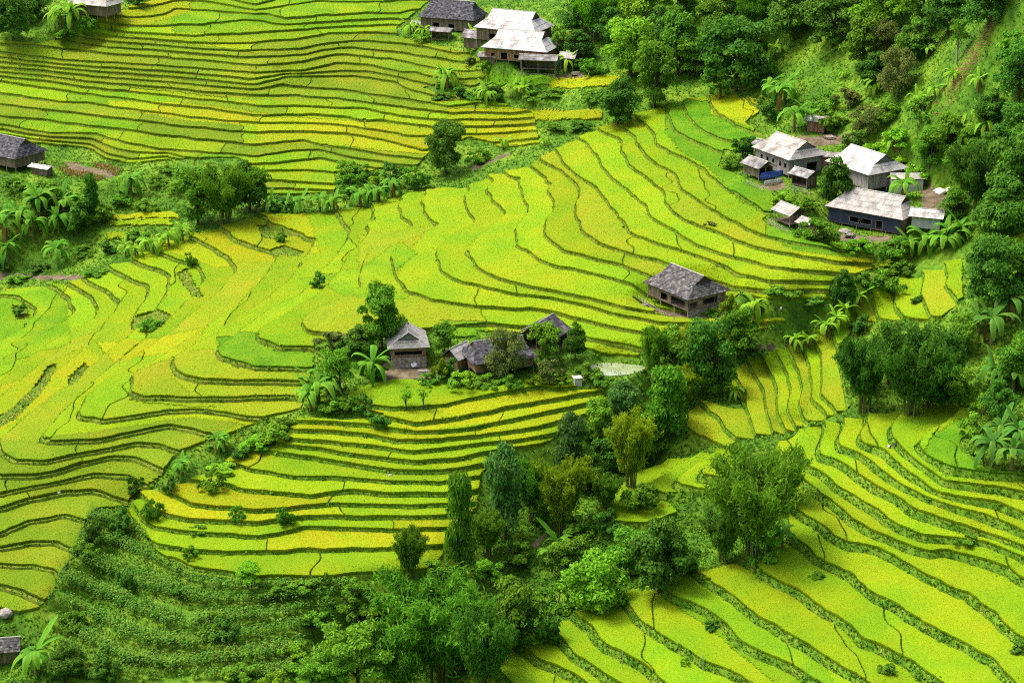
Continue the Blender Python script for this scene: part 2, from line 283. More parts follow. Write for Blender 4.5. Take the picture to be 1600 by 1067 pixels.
def mq_eval(fit, u, v):
    s, x, y = fit; n = len(x); L = np.empty(len(u)); gu = np.empty(len(u)); gv = np.empty(len(u))
    for i in range(0, len(u), 8000):
        k = slice(i, i + 8000); du = u[k, None] - x; dv = v[k, None] - y; r = np.sqrt(du * du + dv * dv + 36.0)
        w = -s[:n] / 100
        L[k] = r @ w + s[n] + s[n + 1] * u[k] / 800 + s[n + 2] * v[k] / 800
        gu[k] = (du / r) @ w + s[n + 1] / 800; gv[k] = (dv / r) @ w + s[n + 2] / 800
    return L, gu, gv
def far_ok(p, x, y):
    # patch A lies beyond the gully, the others this side of it (keeps hidden ground out of the wrong patch)
    ridge = np.interp(x / y, [-0.36, -0.27, -0.2, -0.12, -0.04, 0.02, 0.06, 0.12], [470, 470, 482, 487, 490, 503, 512, 560])
    return (y > ridge) if p == 'A' else (y < ridge + 9)
natural = TRI
PATCH = {}
for p in ['D', 'G', 'C', 'K', 'F', 'B', 'A']:
    vid = np.unique(natural); at_ = pool.a
    q = np.array(POLY[p]); un, vn = at_[vid, U], at_[vid, V_]
    near = (un > q[:, 0].min() - 20) & (un < q[:, 0].max() + 20) & (vn > q[:, 1].min() - 20) & (vn < q[:, 1].max() + 20) & far_ok(p, at_[vid, X], at_[vid, Y])
    sd = np.full(len(at_), -50.0); vi = vid[near]
    sd[vi] = poly_sd(at_[vi, U], at_[vi, V_], POLY[p]) + 1.5 * vnoise(at_[vi, X] * .7, at_[vi, Y] * .7, 5)
    touch = (sd[natural] > 0).any(1); rest = natural[~touch]; mine = natural[touch]
    new, par_, info = split(mine, sd, np.zeros(len(mine)))
    sd = np.r_[sd, np.zeros(len(pool.a) - len(sd))]
    inside = sd[new].sum(1) > 0
    natural = np.vstack([rest, new[~inside]]); T = new[inside]
    vi = np.unique(T); A_ = pool.a[vi]
    fit = mq_fit(LINES[p]); L, gu, gv = mq_eval(fit, A_[:, U], A_[:, V_])
    L = L + .06 * vnoise(A_[:, X] * .22, A_[:, Y] * .22, 11) + .02 * vnoise(A_[:, X] * .6, A_[:, Y] * .6, 12)
    # gradient of the terrace number per metre on the ground
    e = .3; u1, v1 = proj(A_[:, X] + e, A_[:, Y], A_[:, ZB] + e * A_[:, SX]); u2, v2 = proj(A_[:, X], A_[:, Y] + e, A_[:, ZB] + e * A_[:, SY])
    gx = (gu * (u1 - A_[:, U]) + gv * (v1 - A_[:, V_])) / e; gy = (gu * (u2 - A_[:, U]) + gv * (v2 - A_[:, V_])) / e
    g = np.hypot(gx, gy); S = STEP[p](L)
    S = np.clip(np.minimum(S, .62 / np.maximum(g, .02)), .25, 2.0)             # never steeper than about 32 degrees overall
    S = np.maximum(S, np.clip(np.hypot(A_[:, SX], A_[:, SY]) / np.maximum(g, .05), 0, 1.6) * .42)
    bl = np.clip((.14 + (.40 * np.clip(-L / 2, 0, 1) if p == 'B' else 0)) * g, .012, .16); _wd = {'D': (.40, .35), 'G': (.35, .25), 'K': (.3, .3), 'C': (.22, .12), 'B': (.22, .12), 'A': (.18, .08)}.get(p, (.15, .04)); wl = np.clip((_wd[0] * S + _wd[1]) * g * (1 + .35 * vnoise(A_[:, X] * .06, A_[:, Y] * .06, 14)), .02, .29)
    pool.a[vi, M] = L; pool.a[vi, SG] = S; pool.a[vi, BL] = bl; pool.a[vi, WL] = wl
    # cut along every rim (L whole), along the inner edge of its path and along the foot of its bank
    for cb, cw in ((0, 0), (1, 0), (0, 1)):
        for it in range(12):
            fv = pool.a[:, M] - cb * pool.a[:, BL] + cw * pool.a[:, WL]; lo = fv[T].min(1) + 1e-5; hi = fv[T].max(1); th = np.floor(lo) + 1.0
            act = th < hi - 1e-5
            if not act.any(): break
            new, par_, info = split(T[act], fv, th[act]); T = np.vstack([T[~act], new])
    PATCH[p] = T
    print('patch', p, len(T))
# dikes across long terraces: cut the crop strip along them
DIKE = {'A': 30.0, 'B': 40.0, 'C': 48.0, 'D': 34.0}
def dike_q(p, k, x, y): return x / DIKE[p] + (np.sin(k * 12.9898 + ord(p)) * 43758.5453) % 1.0 + .05 * vnoise(x * .08, y * .2, 8)
for p in DIKE:
    T = PATCH[p]; Lm = pool.a[T][:, :, M].mean(1); k_ = np.floor(Lm); f_ = Lm - k_; bl_ = pool.a[T][:, :, BL].mean(1); wl_ = pool.a[T][:, :, WL].mean(1); crop = (f_ > bl_) & (f_ < 1 - wl_); out = [T[~crop]]
    for k in np.unique(k_[crop]):
        t = T[crop & (k_ == k)]
        for off in (0.0, .3 / DIKE[p]):
            for it in range(3):
                q = np.zeros(len(pool.a)); vi = np.unique(t); q[vi] = dike_q(p, k, pool.a[vi, X], pool.a[vi, Y]) - off; lo = q[t].min(1) + 1e-5; th = np.floor(lo) + 1.0; act = th < q[t].max(1) - 1e-5
                if not act.any(): break
                new, _, _ = split(t[act], q, th[act]); t = np.vstack([t[~act], new])
        out.append(t)
    PATCH[p] = np.vstack(out)
# weld cut points that meet on one spot
for p, T in PATCH.items():
    vi, inv = np.unique(T, return_inverse=True); kx = np.round(pool.a[vi, X] * 500).astype(np.int64); ky = np.round(pool.a[vi, Y] * 500).astype(np.int64)
    _, first, back = np.unique(kx * 10 ** 7 + ky, return_index=True, return_inverse=True); T = vi[first][back][inv].reshape(-1, 3)
    PATCH[p] = T[(T[:, 0] != T[:, 1]) & (T[:, 1] != T[:, 2]) & (T[:, 0] != T[:, 2])]
# drop slivers
def tri_area(T):
    P_ = pool.a[:, [X, Y]]; a, b, c = P_[T[:, 0]], P_[T[:, 1]], P_[T[:, 2]]
    return .5 * np.abs((b[:, 0] - a[:, 0]) * (c[:, 1] - a[:, 1]) - (b[:, 1] - a[:, 1]) * (c[:, 0] - a[:, 0]))
ARR = pool.a
def soil_z(rows):
    f = rows[:, M] - np.floor(rows[:, M] + 1e-4); S, bl, wl, zb = rows[:, SG], rows[:, BL], rows[:, WL], rows[:, ZB]
    k = np.clip((f - 1 + wl) / wl, 0, 1); ramp = zb - S * (.5 - wl) * (1 - k) + .5 * S * k
    return np.where(f <= 1 - wl, zb - S * (f - .5), ramp)
def levels(T):
    """terrace number and a place on its profile: below .2 rim path, .2 to .8 crop, above .8 bank"""
    L = ARR[T][:, :, M].mean(1); bl = ARR[T][:, :, BL].mean(1); wl = ARR[T][:, :, WL].mean(1); k = np.floor(L); f = L - k
    return k, np.where(f < bl, f / bl * .2, np.where(f < 1 - wl, .2 + (f - bl) / (1 - wl - bl) * .6, .8 + (f - 1 + wl) / wl * .2))
ZS = np.array(ARR[:, ZB]); 
for p, T in PATCH.items():
    vi = np.unique(T); ZS[vi] = soil_z(ARR[vi])
nvi = np.setdiff1d(np.unique(natural), np.unique(np.vstack(list(PATCH.values()))))
ZS[nvi] += .35 * vnoise(ARR[nvi, X] * .12, ARR[nvi, Y] * .12, 3) + .18 * vnoise(ARR[nvi, X] * .5, ARR[nvi, Y] * .5, 4)
# ------------------------------------------------------------------ helpers for meshes, materials and tags
def mesh_data(name, verts, faces, mats, mi=None, smooth=False, attr=None):
    me = bpy.data.meshes.new(name); faces = np.asarray(faces, np.int32); k = faces.shape[1]
    me.vertices.add(len(verts)); me.vertices.foreach_set("co", np.ascontiguousarray(verts, np.float32).ravel())
    me.loops.add(faces.size); me.loops.foreach_set("vertex_index", faces.ravel())
    me.polygons.add(len(faces)); me.polygons.foreach_set("loop_start", np.arange(0, faces.size, k, dtype=np.int32)); me.polygons.foreach_set("loop_total", np.full(len(faces), k, np.int32))
    for m in mats: me.materials.append(m)
    if mi is not None: me.polygons.foreach_set("material_index", np.asarray(mi, np.int32))
    me.polygons.foreach_set("use_smooth", np.full(len(faces), smooth, bool))
    for nm, vals in (attr or {}).items():
        at_ = me.attributes.new(nm, 'FLOAT', 'POINT'); at_.data.foreach_set("value", np.asarray(vals, np.float32))
    me.update(calc_edges=True)
    return me
def link(name, me, parent=None, loc=None, rot=None, scale=None):
    o = bpy.data.objects.new(name, me); COL.objects.link(o)
    if parent is not None: o.parent = parent
    if loc is not None: o.location = loc
    if rot is not None: o.rotation_euler = rot
    if scale is not None: o.scale = scale if hasattr(scale, '__len__') else (scale,) * 3
    return o
def tag(o, label=None, cat=None, group=None, kind=None):
    for k, v in (("label", label), ("category", cat), ("group", group), ("kind", kind)):
        if v: o[k] = v
    return o
def material(name, c1, c2=None, scale=1.0, c3=None, rough=.9, spec=.1, vary=0.0, attr=None, attr_c=None, fine=None, coord='Object', trans=0.0, bump=0.0, detail=3.0, stretch=None):
    """procedural surface: c1..c2..c3 over a noise, optional fine speckle (scale, amount), per-object value shift, attribute mix towards attr_c"""
    m = bpy.data.materials.new(name); m.use_nodes = True; t = m.node_tree; N = t.nodes; K = t.links; N.clear()
    out = N.new("ShaderNodeOutputMaterial"); b = N.new("ShaderNodeBsdfPrincipled"); b.inputs["Roughness"].default_value = rough; b.inputs["Specular IOR Level"].default_value = spec
    if coord == 'World': g = N.new("ShaderNodeNewGeometry"); co = g.outputs["Position"]
    else: g = N.new("ShaderNodeTexCoord"); co = g.outputs["Object"]
    if stretch:
        mp = N.new("ShaderNodeMapping"); mp.inputs["Scale"].default_value = stretch; K.new(co, mp.inputs[0]); co = mp.outputs[0]
    col = None
    def rgb(c):
        n = N.new("ShaderNodeRGB"); n.outputs[0].default_value = (*c, 1); return n.outputs[0]
    def noise(s, d=3.0):
        n = N.new("ShaderNodeTexNoise"); n.inputs["Scale"].default_value = s; n.inputs["Detail"].default_value = d; K.new(co, n.inputs["Vector"]); return n.outputs["Fac"]
    if c2 is None: col = rgb(c1)
    else:
        r = N.new("ShaderNodeValToRGB"); e = r.color_ramp.elements; e[0].position = .34; e[0].color = (*c1, 1); e[1].position = .66; e[1].color = (*(c3 or c2), 1)
        if c3: x = e.new(.5); x.color = (*c2, 1)
        K.new(noise(scale, detail), r.inputs[0]); col = r.outputs[0]
    if attr:
        a = N.new("ShaderNodeAttribute"); a.attribute_name = attr; mx = N.new("ShaderNodeMix"); mx.data_type = 'RGBA'
        K.new(a.outputs["Fac"], mx.inputs[0]); mx.inputs[6].default_value = (*attr_c, 1); K.new(col, mx.inputs[7]); col = mx.outputs[2]
    if fine:
        h = N.new("ShaderNodeHueSaturation"); mr = N.new("ShaderNodeMapRange"); mr.inputs[1].default_value = .3; mr.inputs[2].default_value = .7; mr.inputs[3].default_value = 1 - fine[1]; mr.inputs[4].default_value = 1 + fine[1]
        K.new(noise(fine[0], 2.0), mr.inputs[0]); K.new(mr.outputs[0], h.inputs["Value"]); K.new(col, h.inputs["Color"]); col = h.outputs[0]
    if vary:
        oi = N.new("ShaderNodeObjectInfo"); h = N.new("ShaderNodeHueSaturation"); mr = N.new("ShaderNodeMapRange"); mr.inputs[3].default_value = 1 - vary; mr.inputs[4].default_value = 1 + vary
        mh = N.new("ShaderNodeMapRange"); mh.inputs[3].default_value = .5 - vary * .05; mh.inputs[4].default_value = .5 + vary * .07
        ml = N.new("ShaderNodeMath"); ml.operation = 'FRACT'; mm = N.new("ShaderNodeMath"); mm.operation = 'MULTIPLY'; mm.inputs[1].default_value = 7.31; K.new(oi.outputs["Random"], mm.inputs[0]); K.new(mm.outputs[0], ml.inputs[0])
        K.new(oi.outputs["Random"], mr.inputs[0]); K.new(ml.outputs[0], mh.inputs[0]); K.new(mr.outputs[0], h.inputs["Value"]); K.new(mh.outputs[0], h.inputs["Hue"]); K.new(col, h.inputs["Color"]); col = h.outputs[0]
    K.new(col, b.inputs["Base Color"])
    if bump:
        bp = N.new("ShaderNodeBump"); bp.inputs["Strength"].default_value = bump; bp.inputs["Distance"].default_value = .1; K.new(noise(scale * 4, 4.0), bp.inputs["Height"]); K.new(bp.outputs[0], b.inputs["Normal"])
    sh = b.outputs[0]
    if trans:
        tr = N.new("ShaderNodeBsdfTranslucent"); K.new(col, tr.inputs[0]); ms_ = N.new("ShaderNodeMixShader"); ms_.inputs[0].default_value = trans
        K.new(sh, ms_.inputs[1]); K.new(tr.outputs[0], ms_.inputs[2]); sh = ms_.outputs[0]
    K.new(sh, out.inputs[0])
    return m
# rice at different stages: greener, mid, riper over a slow noise; stalks darker at the foot
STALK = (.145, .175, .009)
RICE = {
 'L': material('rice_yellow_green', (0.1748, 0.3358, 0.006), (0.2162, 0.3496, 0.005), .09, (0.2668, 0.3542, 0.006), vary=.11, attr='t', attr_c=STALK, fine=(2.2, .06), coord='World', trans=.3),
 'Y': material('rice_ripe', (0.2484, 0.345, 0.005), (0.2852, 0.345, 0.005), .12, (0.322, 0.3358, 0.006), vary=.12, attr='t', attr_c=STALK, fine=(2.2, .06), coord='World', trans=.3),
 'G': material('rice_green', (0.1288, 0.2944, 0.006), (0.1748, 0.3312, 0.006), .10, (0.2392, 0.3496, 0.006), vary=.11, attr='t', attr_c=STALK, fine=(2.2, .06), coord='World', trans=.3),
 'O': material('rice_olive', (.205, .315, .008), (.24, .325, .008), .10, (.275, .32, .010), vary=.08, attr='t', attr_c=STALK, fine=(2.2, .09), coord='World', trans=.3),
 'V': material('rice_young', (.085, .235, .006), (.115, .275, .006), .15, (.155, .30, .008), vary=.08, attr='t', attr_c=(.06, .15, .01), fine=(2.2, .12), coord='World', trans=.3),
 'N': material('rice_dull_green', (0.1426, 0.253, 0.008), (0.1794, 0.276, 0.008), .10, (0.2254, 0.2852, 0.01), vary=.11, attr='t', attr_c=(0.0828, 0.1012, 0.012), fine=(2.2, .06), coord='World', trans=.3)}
M_BANK = material('terrace_bank', (.060, .145, .009), (.095, .20, .011), .35, (.13, .21, .018), fine=(1.6, .3), coord='World', bump=.6)
M_BANK_DRY = material('terrace_bank_dry', (.070, .125, .009), (.105, .165, .011), .35, (.14, .165, .018), fine=(1.6, .3), coord='World', bump=.6)
M_GROUND = material('grass_ground', (.038, .105, .007), (.070, .160, .009), .10, (.115, .20, .012), fine=(1.1, .35), coord='World', bump=.6)
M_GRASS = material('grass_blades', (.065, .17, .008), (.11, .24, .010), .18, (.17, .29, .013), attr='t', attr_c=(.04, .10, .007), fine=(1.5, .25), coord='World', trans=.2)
M_HERB = material('herb_leaves', (.05, .155, .012), (.085, .23, .014), .25, (.15, .30, .016), attr='t', attr_c=(.035, .105, .008), fine=(1.2, .3), coord='World', trans=.2)

# ------------------------------------------------------------------ the setting
def ground_mesh(T, mats, mi=None):
    used, inv = np.unique(T, return_inverse=True)
    # face up
    a, b, c = [ARR[T[:, i]][:, [X, Y]] for i in range(3)]
    flip = ((b[:, 0] - a[:, 0]) * (c[:, 1] - a[:, 1]) - (b[:, 1] - a[:, 1]) * (c[:, 0] - a[:, 0])) < 0
    F = inv.reshape(-1, 3); F[flip] = F[flip][:, ::-1]
    return mesh_data('ground', np.c_[ARR[used, X], ARR[used, Y], ZS[used]], F, mats, mi, smooth=False)
def drop_slivers(T): return T[tri_area(T) > 1e-6]
natural = drop_slivers(natural)
ground = tag(link('ground', ground_mesh(natural, [M_GROUND])), 'grassy green valley slopes and ravine floor between the terraces', 'ground', kind='structure')
# coarse land beyond the modelled valley, down to the viewer's own slope
_gx = np.array([-2500, -1500, -900, -500, -330, -240, -170, -110, -60, 0, 60, 110, 170, 240, 330, 500, 900, 1500, 2500.]); _gy = np.array([-600, -200, -60, -15, 40, 120, 200, 255, 330, 420, 520, 620, 715, 800, 950, 1300, 2000, 3000.])
_GX, _GY = np.meshgrid(_gx, _gy); _yc = np.clip(_GY, Y0, Y1); _xc = np.clip(_GX / np.maximum(_GY, 200), S0, S1) * _yc
_z = hgt(_xc, _yc) - 5 - 12 * ((np.abs(_GX / np.maximum(_GY, 1)) < .40) & (_GY > 245) & (_GY < 730))
_z += np.clip(_GY - Y1, 0, 900) * .3 + np.clip(np.abs(_GX) - 260, 0, 900) * .16
_near = np.clip((Y0 - _GY) / (Y0 + 15), 0, 1); _z = np.where(_GY < Y0, _z * (1 - _near) + 154 * _near, _z); _z = np.where(_GY < -20, 154 + (-20 - _GY) * .3, _z)
_n, _m = _GX.shape; _q = np.arange(_n * _m).reshape(_n, _m)
tag(link('distant_terrain', mesh_data('distant_terrain', np.c_[_GX.ravel(), _GY.ravel(), _z.ravel()], np.c_[_q[:-1, :-1].ravel(), _q[:-1, 1:].ravel(), _q[1:, 1:].ravel(), _q[1:, :-1].ravel()], [M_GROUND], smooth=True)), 'green slopes beyond the valley', 'terrain', kind='structure')

HILLS = {'A': ('terraced far slope behind the middle hill', 30), 'B': ('terraced middle hill around the tiled hut', 28), 'C': ('terraced slope below the stilt houses', 48), 'K': ('terraced slope planted with maize', 1e4), 'D': ('terraced near hill at the right', 34), 'F': ('narrow terraces across the ravine', 1e4), 'G': ('small terraces beside the ravine', 1e4)}
# areas of a colour of their own: pixel polygon -> rice stage
AREAS = [('V', P("340,530 405,520 405,540 490,552 490,582 400,582 340,562")), ('V', P("690,505 760,508 760,530 690,530")), ('V', P("1195,345 1250,345 1372,398 1372,412 1250,398 1195,372")), ('V', P("1040,160 1110,160 1112,180 1190,212 1190,250 1130,290 1100,262 1060,240 1040,210")),
 ('V', P("1120,255 1165,270 1215,305 1212,335 1190,335 1160,318 1120,290")), ('Y', P("1110,150 1185,150 1185,185 1130,190 1110,165")), ('Y', P("1240,398 1372,404 1380,440 1240,425")), ('V', P("1440,718 1455,688 1500,660 1570,640 1640,690 1640,745 1540,755 1480,748")),
 ('G', P("1025,895 1100,905 1150,950 1200,985 1290,1040 1310,1090 1230,1090 1130,1000 1060,950")), ('Y', P("600,650 680,640 800,618 945,600 945,632 800,662 650,680 600,660")), ('Y', P("-60,640 60,580 130,545 160,560 80,620 0,680 -60,700")), ('Y', P("150,540 260,530 330,510 300,545 230,560 180,570")),
 ('O', P("270,560 345,545 365,575 490,585 480,660 400,660 300,625 270,590")), ('O', P("205,590 275,560 275,600 470,610 470,640 300,640 205,625")), ('N', P("-60,700 60,690 300,655 380,665 320,690 250,740 200,800 130,850 100,960 -60,980")), ('G', P("470,440 570,420 620,380 650,400 615,430 640,470 560,470")),
 ('Y', P("400,183 560,190 690,205 690,245 600,240 470,225 400,230")), ('Y', P("170,160 300,165 420,180 420,200 300,192 170,170")), ('Y', P("700,172 845,172 845,230 700,230")), ('Y', P("155,20 300,-10 300,20 220,45 155,45")), ('G', P("270,5 680,-20 640,50 400,60 270,55")), ('N', P("-60,60 200,60 400,85 620,60 770,90 770,140 700,165 400,160 -60,110")),
 ('G', P("-60,440 100,450 110,540 40,560 -60,600")), ('Y', P("230,385 300,370 480,335 500,400 330,420")), ('O', P("560,370 680,355 640,395 620,440 560,440"))]
DEFAULT = {'A': 'LLNNG', 'B': 'LLLLLLO', 'C': 'LLLY', 'K': 'N', 'D': 'L', 'F': 'LLO', 'G': 'LYL'}
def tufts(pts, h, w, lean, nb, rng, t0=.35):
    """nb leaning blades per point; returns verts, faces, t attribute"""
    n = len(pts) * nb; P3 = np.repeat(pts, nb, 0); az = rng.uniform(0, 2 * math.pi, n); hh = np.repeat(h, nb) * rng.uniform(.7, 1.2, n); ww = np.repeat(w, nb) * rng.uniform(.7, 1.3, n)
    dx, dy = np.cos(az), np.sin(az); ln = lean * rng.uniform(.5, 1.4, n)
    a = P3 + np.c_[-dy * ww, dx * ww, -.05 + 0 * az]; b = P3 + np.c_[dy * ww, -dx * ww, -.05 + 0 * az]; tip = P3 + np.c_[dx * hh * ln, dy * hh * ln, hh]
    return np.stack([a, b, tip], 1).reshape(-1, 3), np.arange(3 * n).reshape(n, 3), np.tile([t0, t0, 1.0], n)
def sample(T, zs, dens, rng):
    """random points on ground triangles; dens per m2 per triangle"""
    ar = tri_area(T); nexp = ar * dens; n = np.floor(nexp + rng.uniform(0, 1, len(T))).astype(int); r = np.repeat(np.arange(len(T)), n)
    a, b = rng.uniform(0, 1, (2, len(r))); f = a + b > 1; a[f], b[f] = 1 - a[f], 1 - b[f]; w = np.c_[1 - a - b, a, b]
    p = np.c_[ARR[:, X], ARR[:, Y], zs][T[r]]
    return (p * w[:, :, None]).sum(1), r
def merge(parts):
    vs, fs, ts, o = [], [], [], 0
    for v, f, t in parts:
        vs.append(v); fs.append(f + o); ts.append(t); o += len(v)
    return np.vstack(vs), np.vstack(fs), np.concatenate(ts)
def components(T):
    ids, F = np.unique(T, return_inverse=True); F = F.reshape(-1, 3); lab = np.arange(len(ids))
    e = np.vstack([F[:, [0, 1]], F[:, [1, 2]], F[:, [2, 0]]])
    for _ in range(400):
        m = np.minimum(lab[e[:, 0]], lab[e[:, 1]]); new = lab.copy(); np.minimum.at(new, e[:, 0], m); np.minimum.at(new, e[:, 1], m); np.minimum.at(new, lab[e[:, 0]], m); np.minimum.at(new, lab[e[:, 1]], m)
        new = new[new]; new = new[new]
        if (new == lab).all(): break
        lab = new
    return lab[F[:, 0]]
HOLES = [P(x) for x in ["-10,655 20,640 50,610 75,575 90,570 80,597 55,627 25,657 -10,676", "108,590 132,568 142,575 120,602 103,612", "206,500 240,486 268,492 258,507 230,522 206,516", "276,430 292,418 302,438 318,466 308,470 285,447", "400,352 420,353 462,365 440,378 410,375", "420,396 445,386 478,394 468,402 430,405", "18,478 42,480 48,498 26,502"]]
RICE_H = .62
def make_paddy(Tc, cls, hill, rg):
    young = cls == 'V'; rh = RICE_H * (rg.uniform(.85, 1.15)) * (.8 if young else 1)
    used, inv = np.unique(Tc, return_inverse=True); F = inv.reshape(-1, 3).copy(); xy = ARR[used][:, [X, Y]]
    a, b, c = xy[F[:, 0]], xy[F[:, 1]], xy[F[:, 2]]; fl = ((b[:, 0] - a[:, 0]) * (c[:, 1] - a[:, 1]) - (b[:, 1] - a[:, 1]) * (c[:, 0] - a[:, 0])) < 0; F[fl] = F[fl][:, ::-1]
    zt = ZS[used] + rh * (.86 + .10 * vnoise(xy[:, 0] * .5, xy[:, 1] * .5, 21) + .06 * vnoise(xy[:, 0] * 1.7, xy[:, 1] * 1.7, 22))
    # rim edges -> standing sides
    E = np.vstack([F[:, [0, 1]], F[:, [1, 2]], F[:, [2, 0]]]); ek = np.sort(E, 1); _, fi, cnt = np.unique(ek[:, 0].astype(np.int64) * 10 ** 6 + ek[:, 1], return_index=True, return_counts=True)
    rim = E[fi[cnt == 1]]; nb = len(used)
    low = np.c_[xy, ZS[used] - .04]; vtx = np.vstack([np.c_[xy, zt], low]); side = np.vstack([np.c_[rim[:, 1], rim[:, 0], rim[:, 0] + nb], np.c_[rim[:, 1], rim[:, 0] + nb, rim[:, 1] + nb]])
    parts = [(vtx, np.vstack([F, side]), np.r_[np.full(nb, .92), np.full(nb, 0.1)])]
    ztop = np.array(ZS); ztop[used] = zt
    D0 = ARR[Tc[:, 0], Y].mean(); dens = 12.0 * (300 / D0) ** 2
    pt, _ = sample(Tc, ztop, dens, rg); sc = D0 / 300
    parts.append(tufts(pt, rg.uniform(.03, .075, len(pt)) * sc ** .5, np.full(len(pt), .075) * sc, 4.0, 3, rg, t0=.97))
    # blades along the rim
    el = np.hypot(*(xy[rim[:, 0]] - xy[rim[:, 1]]).T); ne = np.floor(el * 8 / sc + rg.uniform(0, 1, len(el))).astype(int); er = np.repeat(np.arange(len(rim)), ne); w = rg.uniform(0, 1, len(er))[:, None]
    bp = np.c_[xy[rim[er, 0]] * (1 - w) + xy[rim[er, 1]] * w, ZS[used[rim[er, 0]]]]
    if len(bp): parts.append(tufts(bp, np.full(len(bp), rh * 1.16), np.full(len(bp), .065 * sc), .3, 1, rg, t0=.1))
    v_, f_, t_ = merge(parts)
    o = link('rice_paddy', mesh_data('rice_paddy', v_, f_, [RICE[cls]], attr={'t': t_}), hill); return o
GRASS_PARTS = []; BANKS = []
CORN_T = None
n_paddy = 0
for p in 'DCGFBAK':
    T = drop_slivers(PATCH[p]); lev, fr = levels(T)
    rice = (fr > .2) & (fr < .8)
    if p == 'B':
        _hu, _hv = ARR[T][:, :, U].mean(1), ARR[T][:, :, V_].mean(1)
        for _q in HOLES: rice &= ~(poly_sd(_hu, _hv, _q) > 0)
    hill = tag(link('hillside', ground_mesh(T, [M_BANK_DRY if p in 'AB' else M_BANK])), HILLS[p][0], 'hillside', kind='structure')
    bank = T[~rice]; D_ = ARR[bank[:, 0], Y]
    lush = p in 'DGCK'
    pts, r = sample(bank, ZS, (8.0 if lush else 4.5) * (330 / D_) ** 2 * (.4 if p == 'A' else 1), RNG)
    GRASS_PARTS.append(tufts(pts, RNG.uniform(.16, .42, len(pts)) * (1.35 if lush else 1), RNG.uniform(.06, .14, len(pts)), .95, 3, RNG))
    BANKS.append((p, bank))
    if p == 'K': CORN_T = T[rice]; continue
    R_ = T[rice]; lv = lev[rice]
    # dikes across long terraces
    if p in DIKE:
        qv = np.mean([dike_q(p, lv, ARR[R_[:, i], X], ARR[R_[:, i], Y]) for i in range(3)], 0); cell = np.floor(qv + 1e-4); ok = (qv - cell) > .3 / DIKE[p] * .9
    else: cell = np.zeros(len(R_)); ok = cell == 0
    R_, lv, cell = R_[ok], lv[ok], cell[ok]
    # connected pieces of one terrace: same level and cell
    comp = components(np.c_[R_]) if False else None
    cuv = ARR[R_][:, :, [U, V_]].mean(1); aid = np.full(len(R_), -1)
    for _ai in range(len(AREAS) - 1, -1, -1): aid[poly_sd(cuv[:, 0], cuv[:, 1], AREAS[_ai][1]) + 1.5 * vnoise(cuv[:, 0] * .3, cuv[:, 1] * .3, 9) > 0] = _ai
    key = (lv * 1000 + cell) * 100 + aid; order = np.argsort(key, kind='stable')
    bounds = np.flatnonzero(np.diff(key[order])) + 1
    for grp in np.split(order, bounds):
        Tg = R_[grp]; lab = components(Tg)
        for l in np.unique(lab):
            Tc = Tg[lab == l]; ar = tri_area(Tc).sum()
            if ar < 2.5: continue
            cu, cv = ARR[Tc[:, 0], U].mean(), ARR[Tc[:, 0], V_].mean()
            if cu < -140 or cu > 1740 or cv > 1180: continue
            rg = np.random.default_rng(n_paddy + 1); cls = None
            if aid[grp[0]] >= 0: cls = AREAS[aid[grp[0]]][0]
            cls = cls or rg.choice(list(DEFAULT[p]))
            make_paddy(Tc, cls, hill, rg); n_paddy += 1
print('paddies', n_paddy, sum(len(o.data.polygons) for o in COL.objects if o.type=='MESH'))

ISO = [('Y', "862,124 970,121 975,136 935,139 858,138"), ('Y', "816,176 940,175 938,189 830,191"), ('V', "760,118 870,119 872,131 760,134"), ('Y', "175,337 275,335 280,343 178,344"), ('L', "170,347 265,345 268,353 172,355"),
       ('L', "168,369 208,366 210,375 170,377"), ('G', "1568,375 1640,360 1640,420 1568,425"), ('G', "1572,432 1640,428 1640,480 1575,470"), ('Y', "10,457 95,446 98,455 12,466"), ('V', "690,508 745,512 745,527 690,527"), ('L', "1010,690 1030,700 1025,722 1008,712"), ('L', "1262,620 1262,620 1262,620")]
_cu = ARR[natural][:, :, U].mean(1); _cv = ARR[natural][:, :, V_].mean(1); _taken = np.zeros(len(natural), bool)
for _i, (cls, poly) in enumerate(ISO):
    q = P(poly); sel = (poly_sd(_cu, _cv, q) > 0) & ~_taken
    sel &= (ARR[natural[:, 0], Y] > 470) if max(v for u, v in q) < 380 and max(u for u, v in q) < 1000 else True
    if sel.sum() > 6: make_paddy(natural[sel], cls, ground, np.random.default_rng(900 + _i)); _taken |= sel
DIRT = [P(x) for x in ["-60,428 60,430 135,431 135,437 60,438 -60,437", "588,575 610,558 672,570 684,590 640,600 590,592", "985,460 1000,482 1050,502 1098,503 1134,494 1100,486 1010,466", "1440,286 1500,300 1510,330 1440,335", "1245,214 1335,207 1345,224 1255,232",
        "1080,562 1160,547 1245,535 1247,540 1165,554 1090,568", "868,117 912,113 908,126 868,126", "830,850 860,820 866,826 838,858", "100,252 150,262 190,276 170,280 110,266", "690,85 780,100 770,106 690,92", "735,262 790,240 800,243 740,268", "1180,292 1225,282 1230,296 1190,302", "1300,368 1390,372 1390,380 1310,378"]]
def in_dirt(pu, pv):
    k = np.zeros(len(pu), bool)
    for q in DIRT: k |= poly_sd(pu, pv, q) > 0
    return k
M_DIRT = material('bare_earth', (.075, .06, .035), (.115, .09, .055), .5, (.16, .13, .085), fine=(2.5, .25), coord='World', bump=.5)
for _q in DIRT:
    _k = poly_sd(_cu, _cv, _q) + 3 * vnoise(ARR[natural[:, 0], X] * .6, ARR[natural[:, 0], Y] * .6, 31) > 0
    if _k.sum() > 4:
        _o = link('dirt_path', ground_mesh(natural[_k], [M_DIRT])); _o.location.z = .05; tag(_o, 'trodden bare brown earth', 'path', kind='structure')
